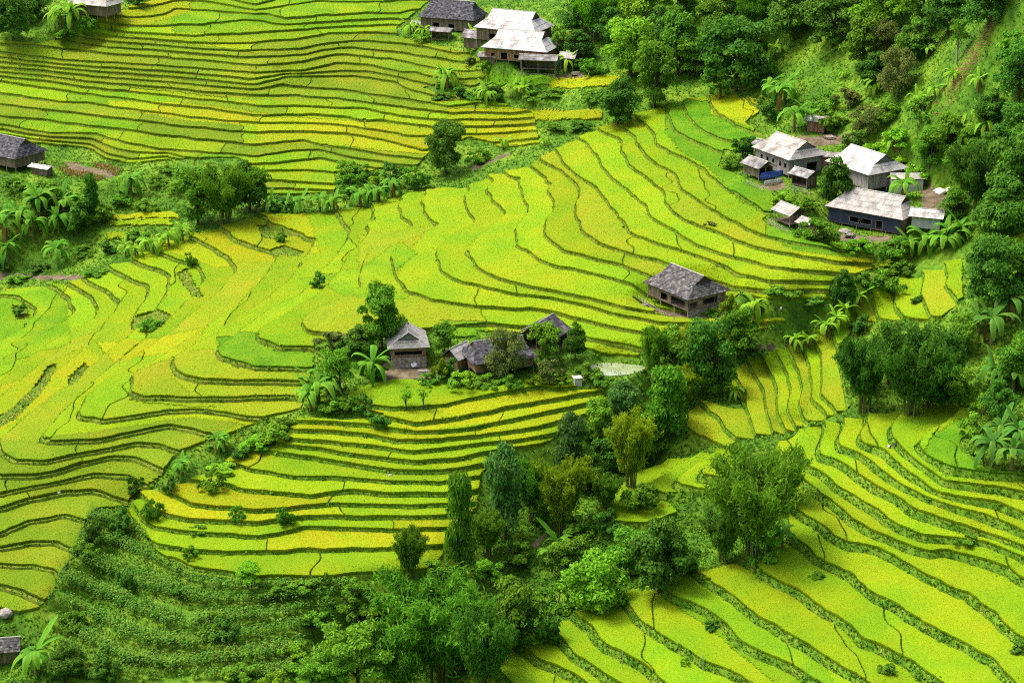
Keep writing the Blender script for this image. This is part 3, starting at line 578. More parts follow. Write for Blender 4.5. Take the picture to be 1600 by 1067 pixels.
# grass on the banks and the open ground
D_ = ARR[natural[:, 0], Y]; vis = (ARR[natural[:, 0], U] > -120) & (ARR[natural[:, 0], U] < 1720) & (ARR[natural[:, 0], V_] > -60) & (ARR[natural[:, 0], V_] < 1150)
nat = natural[vis]
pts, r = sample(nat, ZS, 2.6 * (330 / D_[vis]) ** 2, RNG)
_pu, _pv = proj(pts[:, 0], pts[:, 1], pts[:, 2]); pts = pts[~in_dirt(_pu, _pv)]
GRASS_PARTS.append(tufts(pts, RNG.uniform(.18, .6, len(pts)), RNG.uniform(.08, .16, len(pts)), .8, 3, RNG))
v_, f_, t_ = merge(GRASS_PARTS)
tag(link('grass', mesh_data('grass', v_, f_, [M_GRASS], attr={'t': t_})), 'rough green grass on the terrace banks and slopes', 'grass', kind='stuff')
print('grass tris', len(f_))
# ------------------------------------------------------------------ plants
def leafmat(name, a, b, c, attr_c, vary=.2, trans=.36, scale=.5): return material(name, a, b, scale, c, vary=vary, attr='t', attr_c=attr_c, trans=trans, rough=.7, spec=.08)
M_LEAF = {
 'dark': leafmat('leaf_dark', (0.05948, 0.1688, 0.01618), (0.1031, 0.2486, 0.01887), (0.1685, 0.3375, 0.02157), (0.03569, 0.103, 0.01348)),
 'mid': leafmat('leaf_mid', (0.08937, 0.2402, 0.01459), (0.152, 0.3444, 0.01702), (0.2324, 0.4324, 0.01945), (0.05005, 0.1362, 0.01215)),
 'bright': leafmat('leaf_bright', (0.152, 0.3764, 0.01459), (0.2324, 0.4805, 0.01702), (0.3396, 0.5606, 0.01945), (0.08044, 0.2082, 0.01215)),
 'yellow': leafmat('leaf_yellowish', (0.195, 0.3058, 0.00884), (0.2925, 0.3786, 0.01105), (0.4225, 0.4514, 0.01326), (0.08125, 0.1602, 0.00884)),
 'blue': leafmat('leaf_bluish', (0.065, 0.1893, 0.03315), (0.117, 0.2694, 0.04641), (0.195, 0.3494, 0.06077), (0.03575, 0.1019, 0.0221)),
 'grey': leafmat('leaf_greyish', (0.1219, 0.1674, 0.03315), (0.1706, 0.2111, 0.04199), (0.2275, 0.2548, 0.04972), (0.065, 0.09464, 0.01989))}
M_BARK = material('bark', (.07, .055, .035), (.13, .10, .065), 3.0, rough=.9)
M_CULM = material('bamboo_culm', (.10, .13, .03), (.17, .19, .05), 2.0, rough=.6)
M_PALE = material('pale_bark', (.25, .23, .17), (.36, .33, .25), 3.0)
def tube(path, radii, n=6):
    path = np.asarray(path, float); V, F = [], []
    for i, (p, r) in enumerate(zip(path, radii)):
        d = path[min(i + 1, len(path) - 1)] - path[max(i - 1, 0)]; d = d / (np.linalg.norm(d) + 1e-9); a = np.cross(d, [0.31, .95, .05]); a /= np.linalg.norm(a); b = np.cross(d, a)
        for k in range(n): th = 2 * math.pi * k / n; V.append(p + r * (math.cos(th) * a + math.sin(th) * b))
    for i in range(len(path) - 1):
        for k in range(n):
            q = [i * n + k, i * n + (k + 1) % n, (i + 1) * n + (k + 1) % n, (i + 1) * n + k]; F += [[q[0], q[1], q[2]], [q[0], q[2], q[3]]]
    return np.array(V), np.array(F), np.zeros(len(V))
def leaves(pos, nrm, ln, wd, rng, droop=.3):
    """folded leaf quads (4 triangles-worth of shape in 2) lying across the given normals"""
    n = len(pos); nrm = nrm / (np.linalg.norm(nrm, axis=1, keepdims=True) + 1e-9)
    r = rng.normal(size=(n, 3)); t = np.cross(nrm, r); t /= np.linalg.norm(t, axis=1, keepdims=True) + 1e-9; t[:, 2] -= droop; t /= np.linalg.norm(t, axis=1, keepdims=True)
    s = np.cross(nrm, t); s /= np.linalg.norm(s, axis=1, keepdims=True) + 1e-9
    ln = ln * rng.uniform(.7, 1.3, n)[:, None]; wd = wd * rng.uniform(.7, 1.3, n)[:, None]
    a = pos - t * ln * .5; c = pos + t * ln * .5 - np.array([0, 0, 1]) * ln * .12; m = pos + nrm * ln * .08
    b = m + s * wd * .5 - nrm * wd * .12; d = m - s * wd * .5 - nrm * wd * .12
    V = np.stack([a, b, c, d], 1).reshape(-1, 3); o = np.arange(n)[:, None] * 4; F = np.vstack([o + [0, 1, 2], o + [0, 2, 3]])
    return V, F, np.repeat(np.clip(rng.normal(.75, .3, n), 0, 1), 4)
def lobe_leaves(C, R, per, ln, wd, rng, flat=.75, droop=.3):
    pos, nr = [], []
    for c, r in zip(C, R):
        d = rng.normal(size=(per, 3)); d /= np.linalg.norm(d, axis=1, keepdims=True); d[:, 2] = np.where(d[:, 2] < -.35, -d[:, 2] * .6, d[:, 2])
        rr = r * rng.uniform(.62, 1.06, (per, 1)); pos.append(c + d * rr * [1, 1, flat]); nr.append(d + [0, 0, .55] + rng.normal(size=(per, 3)) * .45)
    return leaves(np.vstack(pos), np.vstack(nr), ln, wd, rng, droop)
VEG = {}
def broadleaf(kind, seed, colour, H=1.0, R=.42, n=26, per=95, ln=.055, wd=.034, shape='round', trunk=True, bark=None, droop=.3):
    """unit height plant; lobes fill a crown"""
    rng = np.random.default_rng(seed); C, Rr = [], []
    for i in range(n):
        if shape == 'round': z = rng.uniform(.16, .88); rad = R * math.sqrt(max(.05, 1 - ((z - .5) / .55) ** 2)) * rng.uniform(.25, .95)
        elif shape == 'column': z = rng.uniform(.12, .92); rad = R * rng.uniform(.1, .8) * (1 - .45 * z)
        elif shape == 'shrub': z = rng.uniform(.15, .75); rad = R * rng.uniform(.1, .95) * math.sqrt(max(.1, 1 - (z - .2) ** 2 * 1.4))
        else: z = rng.choice([.55, .7, .85]) + rng.uniform(-.04, .04); rad = R * rng.uniform(.2, 1.0) * (1.15 - .5 * z)          # layered
        a = rng.uniform(0, 2 * math.pi); C.append((rad * math.cos(a), rad * math.sin(a), z)); Rr.append(rng.uniform(.10, .19) * (1.0 if shape != 'column' else .9))
    C = np.array(C); Rr = np.array(Rr)
    crown = lobe_leaves(C, Rr, per, ln, wd, rng, .55 if shape == 'layer' else .8, droop)
    bend = rng.uniform(-.06, .06, 2); parts = [tube([(0, 0, -.06), (bend[0] * .5, bend[1] * .5, .25), (bend[0], bend[1], .55), (bend[0], bend[1], .8)], [.030, .024, .016, .005])]
    for c in C[rng.permutation(n)[:9]]:
        z0 = max(.08, c[2] * .5); parts.append(tube([(bend[0] * z0, bend[1] * z0, z0), (c[0] * .5, c[1] * .5, c[2] * .8), tuple(c)], [.012, .008, .003], 4))
    v, f, t = merge(parts)
    VEG[kind] = ('trunk', mesh_data('trunk', v, f, [bark or M_BARK], smooth=True), 'crown', mesh_data('crown', *crown[:2], [M_LEAF[colour]], attr={'t': crown[2]}))
def bamboo(kind, seed, colour, culms=20, spread=.42, per=46, arch=.5, ln=.065, wd=.014):
    rng = np.random.default_rng(seed); stems, pos, nr = [], [], []
    for i in range(culms):
        a = rng.uniform(0, 2 * math.pi); r0 = rng.uniform(0, .10); top = rng.uniform(.62, 1.0); out = spread * rng.uniform(.25, 1.0)
        s = np.linspace(0, 1, 9); rr = r0 + out * s ** 2.2; z = top * (s * 1.08 - arch * .32 * s ** 3.5) - .05 * (s == 0)
        path = np.c_[rr * math.cos(a), rr * math.sin(a), z]; stems.append(tube(path[:8], np.linspace(.008, .002, 8), 4))
        q = rng.uniform(.28, 1.0, per) ** .8; pc = np.stack([np.interp(q, s, path[:, k]) for k in range(3)], 1)
        off = rng.normal(size=(per, 3)) * np.array([.055, .055, .03]) * (1.15 - .5 * q[:, None])
        for k in range(5):
            pos.append(pc + off + rng.normal(size=(per, 3)) * .020); nr.append(rng.normal(size=(per, 3)) * .5 + [0, 0, .9] + off * 8)
    cr = leaves(np.vstack(pos), np.vstack(nr), ln, wd, rng, .55)
    v, f, t = merge(stems)
    VEG[kind] = ('culms', mesh_data('culms', v, f, [M_CULM], smooth=True), 'foliage', mesh_data('foliage', *cr[:2], [M_LEAF[colour]], attr={'t': cr[2]}))
for i, c in enumerate(['dark', 'mid', 'bright']): broadleaf('tree_' + c, 20 + i, c, n=40, per=190)
broadleaf('tree_dark2', 31, 'dark', n=40, per=180, R=.5); broadleaf('tree_mid2', 32, 'mid', n=34, per=180, R=.36); broadleaf('tree_grey', 33, 'grey', n=34, per=200, R=.48, ln=.042, wd=.026)
broadleaf('layer_mid', 34, 'mid', n=28, per=170, R=.5, shape='layer', ln=.06, wd=.026); broadleaf('layer_bright', 35, 'bright', n=30, per=170, R=.5, shape='layer', ln=.06, wd=.026)
for i, c in enumerate(['blue', 'mid', 'dark']): broadleaf('vine_' + c, 40 + i, c, n=44, per=130, R=.30, shape='column', ln=.055, wd=.026, droop=.9)
for i, c in enumerate(['mid', 'yellow', 'dark', 'bright', 'blue']): bamboo('bamboo_' + c, 50 + i, c, culms=28, per=95, spread=.40)
bamboo('bamboo_wide', 58, 'mid', culms=34, spread=.62, per=100, arch=.75); bamboo('bamboo_wide_dark', 59, 'dark', culms=34, spread=.6, per=100, arch=.7)
for i, c in enumerate(['dark', 'mid', 'bright', 'yellow', 'grey']): broadleaf('shrub_' + c, 60 + i, c, n=20, per=110, R=.62, shape='shrub', ln=.115, wd=.062)
broadleaf('thin_bright', 70, 'bright', n=10, per=30, R=.34, shape='layer', ln=.09, wd=.04); broadleaf('palm_like', 71, 'mid', n=12, per=50, R=.2, shape='layer', bark=M_PALE)
# banana: a sheath stem and big arching leaves, one mesh per leaf posture
M_BAN = [leafmat('banana_leaf', (0.081, 0.2565, 0.0162), (0.1283, 0.3375, 0.0189), (0.2025, 0.4185, 0.0243), (0.06075, 0.1755, 0.0162), vary=.2, trans=.35, scale=.8), leafmat('banana_leaf_pale', (0.1485, 0.351, 0.0162), (0.216, 0.432, 0.0189), (0.3105, 0.4995, 0.027), (0.108, 0.27, 0.0162), vary=.15, trans=.35, scale=.8),
         leafmat('banana_leaf_deep', (.055, .17, .016), (.09, .23, .022), (.14, .29, .03), (.035, .11, .012), vary=.2, trans=.3, scale=.8)]
M_BSTEM = material('banana_stem', (.10, .13, .03), (.20, .15, .06), 2.5, (.16, .20, .05))
M_DRY = material('dry_leaf', (.22, .11, .03), (.32, .18, .05), 3.0)
def banana_leaf(seed, ln, rise, droop, mat):
    rng = np.random.default_rng(seed); ns = 10; s = np.linspace(0, 1, ns); V, F, T = [], [], []
    x = ln * (s - droop * .22 * s ** 3); z = ln * (rise * s - droop * s ** 2.2); w = ln * .125 * np.sin(np.pi * np.clip(s * .93 + .04, 0, 1)) ** .55; w[0] = .02
    for i in range(ns):
        j1, j2 = rng.uniform(.82, 1.05, 2) if 1 < i < ns - 1 else (1, 1)
        V += [(x[i], w[i] * j1, z[i] - w[i] * .38), (x[i], 0, z[i]), (x[i], -w[i] * j2, z[i] - w[i] * .38)]; T += [1, .35, 1]
    for i in range(ns - 1):
        for k in (0, 1): a = i * 3 + k; F += [(a, a + 3, a + 4), (a, a + 4, a + 1)]
    return mesh_data('leaf', np.array(V), np.array(F), [mat], attr={'t': np.array(T, float)}, smooth=True)
BLEAF = [[banana_leaf(100 + k, l, r, d, m) for k, (l, r, d) in enumerate([(2.1, 1.3, .5), (2.4, 1.0, .85), (2.4, .8, 1.0), (2.5, .9, 1.15), (2.2, .5, 1.05), (2.4, .4, 1.35)])] for m in M_BAN]
DRYLEAF = banana_leaf(120, 1.7, .1, 1.5, M_DRY)
_v, _f, _t = tube([(0, 0, -.3), (0, 0, .4), (.03, 0, 1.2), (.04, 0, 2.0)], [.19, .17, .13, .07], 7); BSTEM = mesh_data('stem', _v, _f, [M_BSTEM], smooth=True)
def empty(name, loc, rz=0, scale=1.0):
    o = bpy.data.objects.new(name, None); COL.objects.link(o); o.location = loc; o.rotation_euler = (0, 0, rz); o.scale = scale if hasattr(scale, '__len__') else (scale,) * 3; o.empty_display_size = .3
    return o
def mpp(p):  # metres per photo pixel at a world point
    return (p[1] * CP - (p[2] - CAM_H) * SP) / FPX
ORD = ['leftmost', 'second from left', 'third from left', 'fourth from left', 'fifth from left', 'sixth from left', 'seventh from left', 'eighth from left', 'ninth from left', 'tenth from left', 'eleventh from left', 'twelfth from left', 'thirteenth from left', 'fourteenth from left', 'fifteenth from left', 'sixteenth from left', 'seventeenth from left', 'eighteenth from left', 'nineteenth from left', 'twentieth from left', 'twenty-first from left', 'twenty-second from left', 'twenty-third from left', 'twenty-fourth from left', 'twenty-fifth from left', 'twenty-sixth from left']
WORDS = {'tree': 'leafy tree', 'vine': 'column-shaped leafy tree', 'bamboo': 'feathery bamboo clump', 'shrub': 'low bushy shrub', 'banana': 'banana plant', 'layer': 'tiered leafy tree', 'thin': 'slender sapling', 'palm': 'tall thin-trunked tree'}
HUE = {'dark': 'dark green', 'mid': 'mid green', 'bright': 'bright green', 'yellow': 'yellow-green', 'blue': 'blue-green', 'grey': 'grey-green', 'wide': 'broad mid green', 'dark2': 'wide dark green', 'mid2': 'narrow mid green', 'like': 'green'}
NAME = {'tree': 'leafy_tree', 'vine': 'columnar_tree', 'bamboo': 'bamboo_clump', 'shrub': 'shrub', 'banana': 'banana_plant', 'layer': 'leafy_tree', 'thin': 'sapling', 'palm': 'tall_tree'}
CAT = {'tree': 'tree', 'vine': 'tree', 'bamboo': 'bamboo', 'shrub': 'shrub', 'banana': 'banana plant', 'layer': 'tree', 'thin': 'tree', 'palm': 'tree'}
_prng = random.Random(3)
def place(kind, u, v, hpx, wpx=None, label='', group=''):
    p = at(u, v); k = mpp(p); h = hpx * k / .93; base = kind.split('_')[0]
    me = VEG[kind]; w0 = {'tree': .95, 'vine': .68, 'bamboo': .95, 'shrub': 1.35, 'layer': 1.05, 'thin': .8, 'palm': .5}[base]
    w = wpx * k / w0 if wpx else h
    o = empty(NAME[base], p, _prng.uniform(0, 6.28), (w, w, h)); tag(o, label, CAT[base], group)
    link(me[0], me[1], o); link(me[2], me[3], o); return o
def place_banana(u, v, hpx, tint, label, group):
    p = at(u, v); k = mpp(p); sc = hpx * k / .93 / 3.4; o = empty('banana_plant', p, _prng.uniform(0, 6.28), sc); tag(o, label, 'banana plant', group)
    link('stem', BSTEM, o)
    n = _prng.randint(10, 14)
    for i in range(n):
        q = _prng.randrange(1, 6) if i > 0 else 0
        link('leaf', BLEAF[tint][q], o, (.04, 0, 1.75 + _prng.uniform(-.15, .25)), (_prng.uniform(-.15, .15), _prng.uniform(-.1, .15), i * 2.4 + _prng.uniform(-.3, .3)), _prng.uniform(.8, 1.12))
    if _prng.random() < .6: link('leaf', DRYLEAF, o, (.04, 0, 1.6), (0, .3, _prng.uniform(0, 6)))
    return o
# clusters: (where it stands, [(kind, u, v, height px, width px)]) and the label counts from the left inside the cluster
CLUSTERS = [
 ("in the middle ravine", [('vine_blue', 788, 838, 150, 78), ('vine_mid', 720, 905, 170, 62), ('bamboo_mid', 640, 908, 98, 66), ('bamboo_yellow', 880, 835, 130, 100), ('vine_blue', 893, 745, 105, 62), ('bamboo_mid', 945, 800, 65, 65), ('bamboo_yellow', 985, 765, 135, 88), ('vine_blue', 972, 685, 92, 72), ('vine_mid', 1040, 690, 118, 84), ('tree_dark', 920, 770, 70, 60), ('shrub_mid', 800, 880, 40, 60), ('shrub_bright', 760, 905, 34, 55), ('tree_mid', 850, 820, 70, 60), ('shrub_mid', 910, 835, 36, 60), ('bamboo_mid', 832, 812, 105, 84), ('tree_mid', 1004, 724, 84, 80), ('tree_dark', 955, 735, 76, 66), ('bamboo_yellow', 1062, 640, 70, 70), ('tree_mid2', 932, 700, 80, 62), ('shrub_mid', 1000, 790, 44, 70), ('bamboo_mid', 762, 868, 80, 66), ('shrub_bright', 985, 705, 40, 60), ('shrub_mid', 690, 905, 36, 60), ('shrub_dark', 950, 830, 36, 60)]),
 ("in front of the tiled hut", [('bamboo_mid', 1018, 600, 100, 50), ('tree_dark2', 1105, 622, 122, 82), ('tree_mid', 1152, 560, 78, 62), ('shrub_mid', 1060, 548, 44, 62), ('bamboo_yellow', 1088, 590, 84, 70), ('tree_mid2', 1050, 600, 80, 70), ('shrub_dark', 1180, 560, 34, 50)]),
 ("left of the near terraces", [('bamboo_wide', 1175, 880, 190, 150), ('bamboo_mid', 1222, 800, 105, 90), ('bamboo_dark', 1130, 880, 90, 80), ('tree_dark', 1030, 925, 130, 105), ('tree_bright', 930, 955, 95, 105), ('tree_mid', 890, 905, 66, 80), ('shrub_mid', 870, 960, 55, 75), ('tree_mid2', 985, 900, 80, 80), ('shrub_dark', 1065, 900, 55, 70), ('shrub_bright', 900, 850, 36, 60), ('shrub_mid', 1190, 880, 48, 60)]),
 ("at the bottom edge", [('bamboo_wide', 690, 1070, 185, 190), ('layer_mid', 560, 1090, 118, 140), ('bamboo_mid', 520, 1095, 80, 90), ('tree_mid', 802, 1015, 118, 98), ('bamboo_mid', 625, 1095, 150, 130), ('bamboo_dark', 755, 1090, 150, 110), ('layer_mid', 490, 1100, 70, 90), ('shrub_mid', 590, 962, 48, 70), ('shrub_dark', 850, 1010, 62, 70), ('tree_bright', 660, 1000, 90, 90), ('shrub_dark', 560, 990, 45, 60), ('tree_mid2', 720, 985, 85, 80), ('shrub_bright', 430, 1085, 40, 60)]),
 ("in the dark right grove", [('bamboo_dark', 1350, 645, 125, 96), ('bamboo_wide_dark', 1422, 655, 155, 124), ('vine_dark', 1478, 620, 105, 80), ('bamboo_dark', 1335, 610, 80, 75), ('tree_dark', 1388, 600, 100, 70), ('tree_mid2', 1500, 640, 70, 60), ('tree_dark', 1450, 640, 90, 80)]),
 ("along the right edge", [('tree_dark2', 1552, 484, 110, 84), ('bamboo_wide_dark', 1530, 340, 125, 105), ('tree_dark', 1565, 385, 110, 95), ('tree_mid', 1590, 610, 85, 80), ('tree_dark2', 1595, 330, 135, 100), ('tree_mid2', 1500, 560, 70, 60), ('shrub_mid', 1525, 690, 48, 60), ('tree_mid', 1590, 470, 90, 70), ('shrub_bright', 1540, 650, 40, 60), ('tree_dark', 1560, 660, 70, 60)]),
 ("among the right houses", [('tree_dark', 1305, 325, 82, 58), ('shrub_mid', 1262, 372, 34, 50), ('shrub_mid', 1292, 384, 42, 48), ('shrub_bright', 1342, 397, 28, 55), ('shrub_grey', 1275, 378, 30, 34), ('shrub_mid', 1395, 402, 34, 55), ('shrub_dark', 1160, 245, 36, 48), ('shrub_mid', 1145, 265, 26, 40), ('shrub_bright', 1225, 322, 22, 50), ('tree_mid', 1490, 345, 50, 50), ('shrub_mid', 1255, 330, 26, 45)]),
 ("in the wood behind the ridge", [('tree_dark', 965, 198, 78, 72), ('tree_mid', 1022, 170, 100, 76), ('tree_bright', 985, 120, 92, 95), ('tree_mid', 1058, 120, 98, 86), ('tree_dark2', 1150, 145, 110, 112), ('tree_mid2', 1110, 70, 70, 62), ('bamboo_bright', 930, 65, 84, 80), ('tree_dark', 900, 55, 60, 60), ('tree_dark', 960, 75, 62, 60), ('bamboo_mid', 1182, 70, 90, 76), ('tree_bright', 1005, 50, 86, 80), ('tree_mid', 1062, 40, 72, 76), ('shrub_mid', 882, 82, 46, 44), ('tree_bright', 1090, 120, 66, 70), ('tree_dark', 1040, 80, 70, 70), ('tree_dark2', 1130, 30, 60, 70), ('shrub_yellow', 1120, 140, 26, 40), ('tree_mid2', 1170, 120, 80, 60), ('shrub_mid', 930, 120, 30, 45), ('tree_dark', 905, 90, 44, 50), ('tree_mid', 950, 20, 50, 60)]),
 ("in the top right wood", [('tree_dark', 1240, 65, 90, 80), ('tree_dark2', 1300, 75, 80, 84), ('tree_bright', 1370, 62, 96, 90), ('palm_like', 1495, 100, 72, 34), ('tree_mid', 1345, 105, 76, 70), ('tree_grey', 1402, 155, 84, 62), ('tree_dark', 1365, 140, 60, 60), ('tree_mid', 1265, 30, 60, 70), ('tree_dark', 1330, 25, 60, 70), ('tree_mid2', 1440, 60, 90, 70), ('tree_dark', 1480, 55, 80, 80), ('tree_dark2', 1545, 45, 76, 80), ('shrub_mid', 1590, 90, 46, 70), ('tree_dark2', 1592, 160, 96, 76), ('tree_dark', 1425, 100, 70, 66), ('tree_mid', 1215, 40, 70, 60), ('tree_mid', 1400, 30, 70, 70), ('shrub_grey', 1325, 170, 36, 50), ('tree_dark', 1510, 25, 60, 66), ('tree_grey', 1380, 90, 60, 60)]),
 ("above the right houses", [('tree_dark', 1545, 200, 60, 60), ('tree_dark2', 1592, 240, 76, 72), ('shrub_mid', 1440, 190, 42, 60), ('tree_mid', 1480, 240, 62, 62), ('tree_mid2', 1520, 250, 56, 55), ('shrub_bright', 1405, 238, 42, 66), ('tree_grey', 1350, 215, 52, 55), ('tree_mid', 1452, 262, 62, 62), ('tree_dark', 1552, 262, 66, 66), ('tree_mid', 1502, 292, 62, 62), ('shrub_bright', 1402, 275, 34, 66), ('shrub_mid', 1300, 205, 36, 55), ('shrub_dark', 1330, 240, 40, 55), ('shrub_bright', 1365, 255, 36, 60), ('shrub_mid', 1285, 175, 34, 50), ('shrub_dark', 1200, 190, 38, 48), ('shrub_mid', 1380, 190, 36, 60), ('shrub_yellow', 1190, 170, 24, 34), ('shrub_bright', 1430, 290, 34, 60)]),
 ("in the gap behind the middle hill", [('tree_dark2', 697, 272, 80, 62), ('tree_mid', 310, 352, 88, 78), ('bamboo_wide', 352, 354, 104, 88), ('tree_dark', 390, 330, 82, 74), ('shrub_mid', 545, 305, 36, 50), ('shrub_dark', 612, 295, 42, 52), ('shrub_mid', 652, 296, 40, 50), ('shrub_mid', 575, 285, 30, 44), ('tree_mid', 545, 285, 32, 44), ('shrub_bright', 590, 300, 28, 44), ('shrub_dark', 440, 335, 28, 50), ('shrub_mid', 745, 255, 24, 44)]),
 ("on the left grassy slope", [('vine_dark', 145, 345, 74, 34), ('shrub_dark', 120, 365, 58, 70), ('shrub_mid', 92, 322, 42, 74), ('shrub_mid', 160, 345, 30, 44), ('shrub_dark', 60, 330, 30, 44), ('shrub_mid', 20, 300, 22, 40), ('shrub_mid', 230, 330, 20, 40)]),
 ("beside the top left houses", [('tree_dark2', 20, 62, 76, 74), ('tree_dark', -8, 50, 76, 70), ('tree_dark', 48, 36, 62, 60), ('shrub_dark', 215, 8, 18, 50), ('shrub_mid', 140, 50, 26, 34), ('shrub_bright', 105, 60, 16, 46)]),
 ("on the middle hill", [('shrub_dark', 497, 452, 28, 34), ('shrub_mid', 300, 417, 26, 24), ('shrub_mid', 237, 517, 24, 44), ('shrub_grey', 1110, 358, 14, 24), ('shrub_mid', 440, 380, 20, 20), ('shrub_dark', 30, 492, 16, 34)]),
 ("around the stilt houses", [('tree_mid', 598, 545, 100, 76), ('shrub_mid', 590, 590, 26, 40), ('shrub_dark', 548, 560, 34, 50), ('shrub_mid', 668, 600, 18, 36), ('shrub_yellow', 836, 606, 24, 34), ('shrub_mid', 800, 606, 20, 40), ('tree_mid2', 748, 556, 30, 30), ('shrub_grey', 522, 545, 32, 62), ('tree_dark', 565, 556, 52, 52), ('tree_mid2', 694, 552, 48, 46), ('tree_grey', 792, 592, 84, 66), ('tree_mid', 852, 566, 62, 54), ('tree_dark', 899, 562, 60, 38), ('shrub_grey', 858, 602, 50, 48), ('shrub_yellow', 690, 596, 44, 34), ('layer_mid', 532, 622, 78, 72), ('shrub_bright', 722, 606, 30, 56), ('shrub_mid', 760, 604, 18, 50), ('shrub_dark', 700, 588, 30, 42), ('shrub_mid', 920, 590, 24, 46), ('shrub_grey', 755, 588, 34, 36), ('tree_dark', 620, 560, 44, 36), ('shrub_bright', 880, 602, 20, 44), ('shrub_mid', 940, 600, 16, 50)]),
 ("left of the golden paddies", [('shrub_dark', 568, 652, 40, 40), ('shrub_dark', 592, 668, 26, 46), ('shrub_mid', 548, 640, 28, 40), ('shrub_mid', 520, 640, 24, 56), ('thin_bright', 634, 642, 40, 34), ('thin_bright', 661, 640, 42, 32), ('shrub_mid', 428, 690, 34, 60), ('shrub_bright', 400, 705, 24, 60), ('shrub_dark', 418, 702, 20, 30), ('shrub_mid', 330, 768, 44, 44), ('shrub_dark', 265, 772, 30, 34), ('shrub_bright', 350, 738, 16, 60), ('shrub_dark', 375, 720, 22, 40), ('shrub_mid', 448, 668, 20, 36)]),
 ("among the golden paddies", [('shrub_mid', 370, 815, 28, 28), ('shrub_mid', 448, 820, 34, 36), ('shrub_bright', 297, 874, 26, 34), ('shrub_mid', 308, 832, 12, 32), ('layer_bright', 388, 925, 46, 56), ('shrub_mid', 513, 918, 28, 18)]),
 ("beside the maize plots", [('shrub_dark', 212, 775, 34, 34), ('shrub_dark', 190, 838, 50, 50), ('shrub_dark', 150, 850, 36, 40), ('shrub_dark', 200, 925, 40, 40), ('shrub_mid', 240, 812, 40, 40), ('shrub_dark', 280, 935, 24, 40), ('shrub_mid', 430, 925, 22, 60), ('shrub_mid', 470, 920, 20, 60), ('shrub_mid', 330, 985, 34, 50), ('shrub_dark', 350, 1000, 34, 60), ('shrub_mid', 560, 930, 34, 56), ('shrub_mid', 540, 955, 34, 46), ('tree_dark', 105, 1062, 62, 66), ('shrub_mid', 115, 985, 34, 50), ('shrub_dark', 165, 1065, 46, 60), ('shrub_mid', 135, 870, 30, 46), ('shrub_mid', 380, 1060, 34, 70), ('shrub_bright', 460, 1030, 30, 60), ('shrub_mid', 490, 975, 28, 56)]),
 ("right of the tiled hut", [('tree_dark', 1318, 478, 60, 42), ('shrub_mid', 1388, 458, 40, 56), ('shrub_mid', 1355, 450, 26, 46), ('shrub_yellow', 1140, 496, 44, 34), ('shrub_mid', 1112, 496, 16, 24), ('shrub_mid', 1410, 432, 30, 50), ('shrub_yellow', 1385, 418, 14, 44), ('shrub_dark', 1270, 475, 14, 60), ('shrub_mid', 1225, 462, 16, 60), ('shrub_dark', 1430, 475, 14, 30), ('shrub_dark', 1340, 520, 30, 50)]),
 ("on the near right terraces", [('shrub_mid', 1275, 905, 16, 26), ('shrub_mid', 1505, 845, 14, 44), ('shrub_mid', 1385, 1050, 18, 34), ('shrub_dark', 1112, 985, 18, 30), ('shrub_dark', 1592, 1022, 20, 36), ('shrub_bright', 1070, 1040, 16, 20)])]
CLUSTERS += [("below the top hamlet", [('shrub_dark', 722, 152, 18, 40), ('shrub_mid', 746, 157, 20, 44), ('shrub_dark', 776, 156, 24, 40), ('shrub_mid', 832, 158, 16, 40), ('shrub_mid', 862, 152, 14, 40), ('shrub_bright', 757, 116, 26, 34), ('shrub_grey', 735, 105, 18, 24), ('shrub_mid', 925, 160, 20, 44), ('shrub_dark', 905, 205, 16, 44), ('shrub_mid', 870, 205, 14, 40), ('shrub_bright', 660, 66, 18, 40), ('shrub_bright', 885, 78, 24, 36), ('shrub_mid', 910, 108, 18, 30), ('shrub_dark', 690, 158, 14, 40)]),
 ("on the left meadow", [('shrub_mid', 30, 440, 14, 44), ('shrub_mid', 130, 400, 16, 44), ('shrub_dark', 170, 395, 18, 40), ('shrub_mid', 215, 375, 16, 44), ('shrub_dark', 60, 425, 14, 40), ('shrub_mid', 245, 290, 16, 40), ('shrub_mid', 190, 320, 18, 40), ('shrub_bright', 275, 300, 18, 44), ('shrub_mid', 265, 270, 14, 36), ('shrub_dark', 5, 420, 16, 40), ('shrub_mid', 150, 430, 12, 50)])]
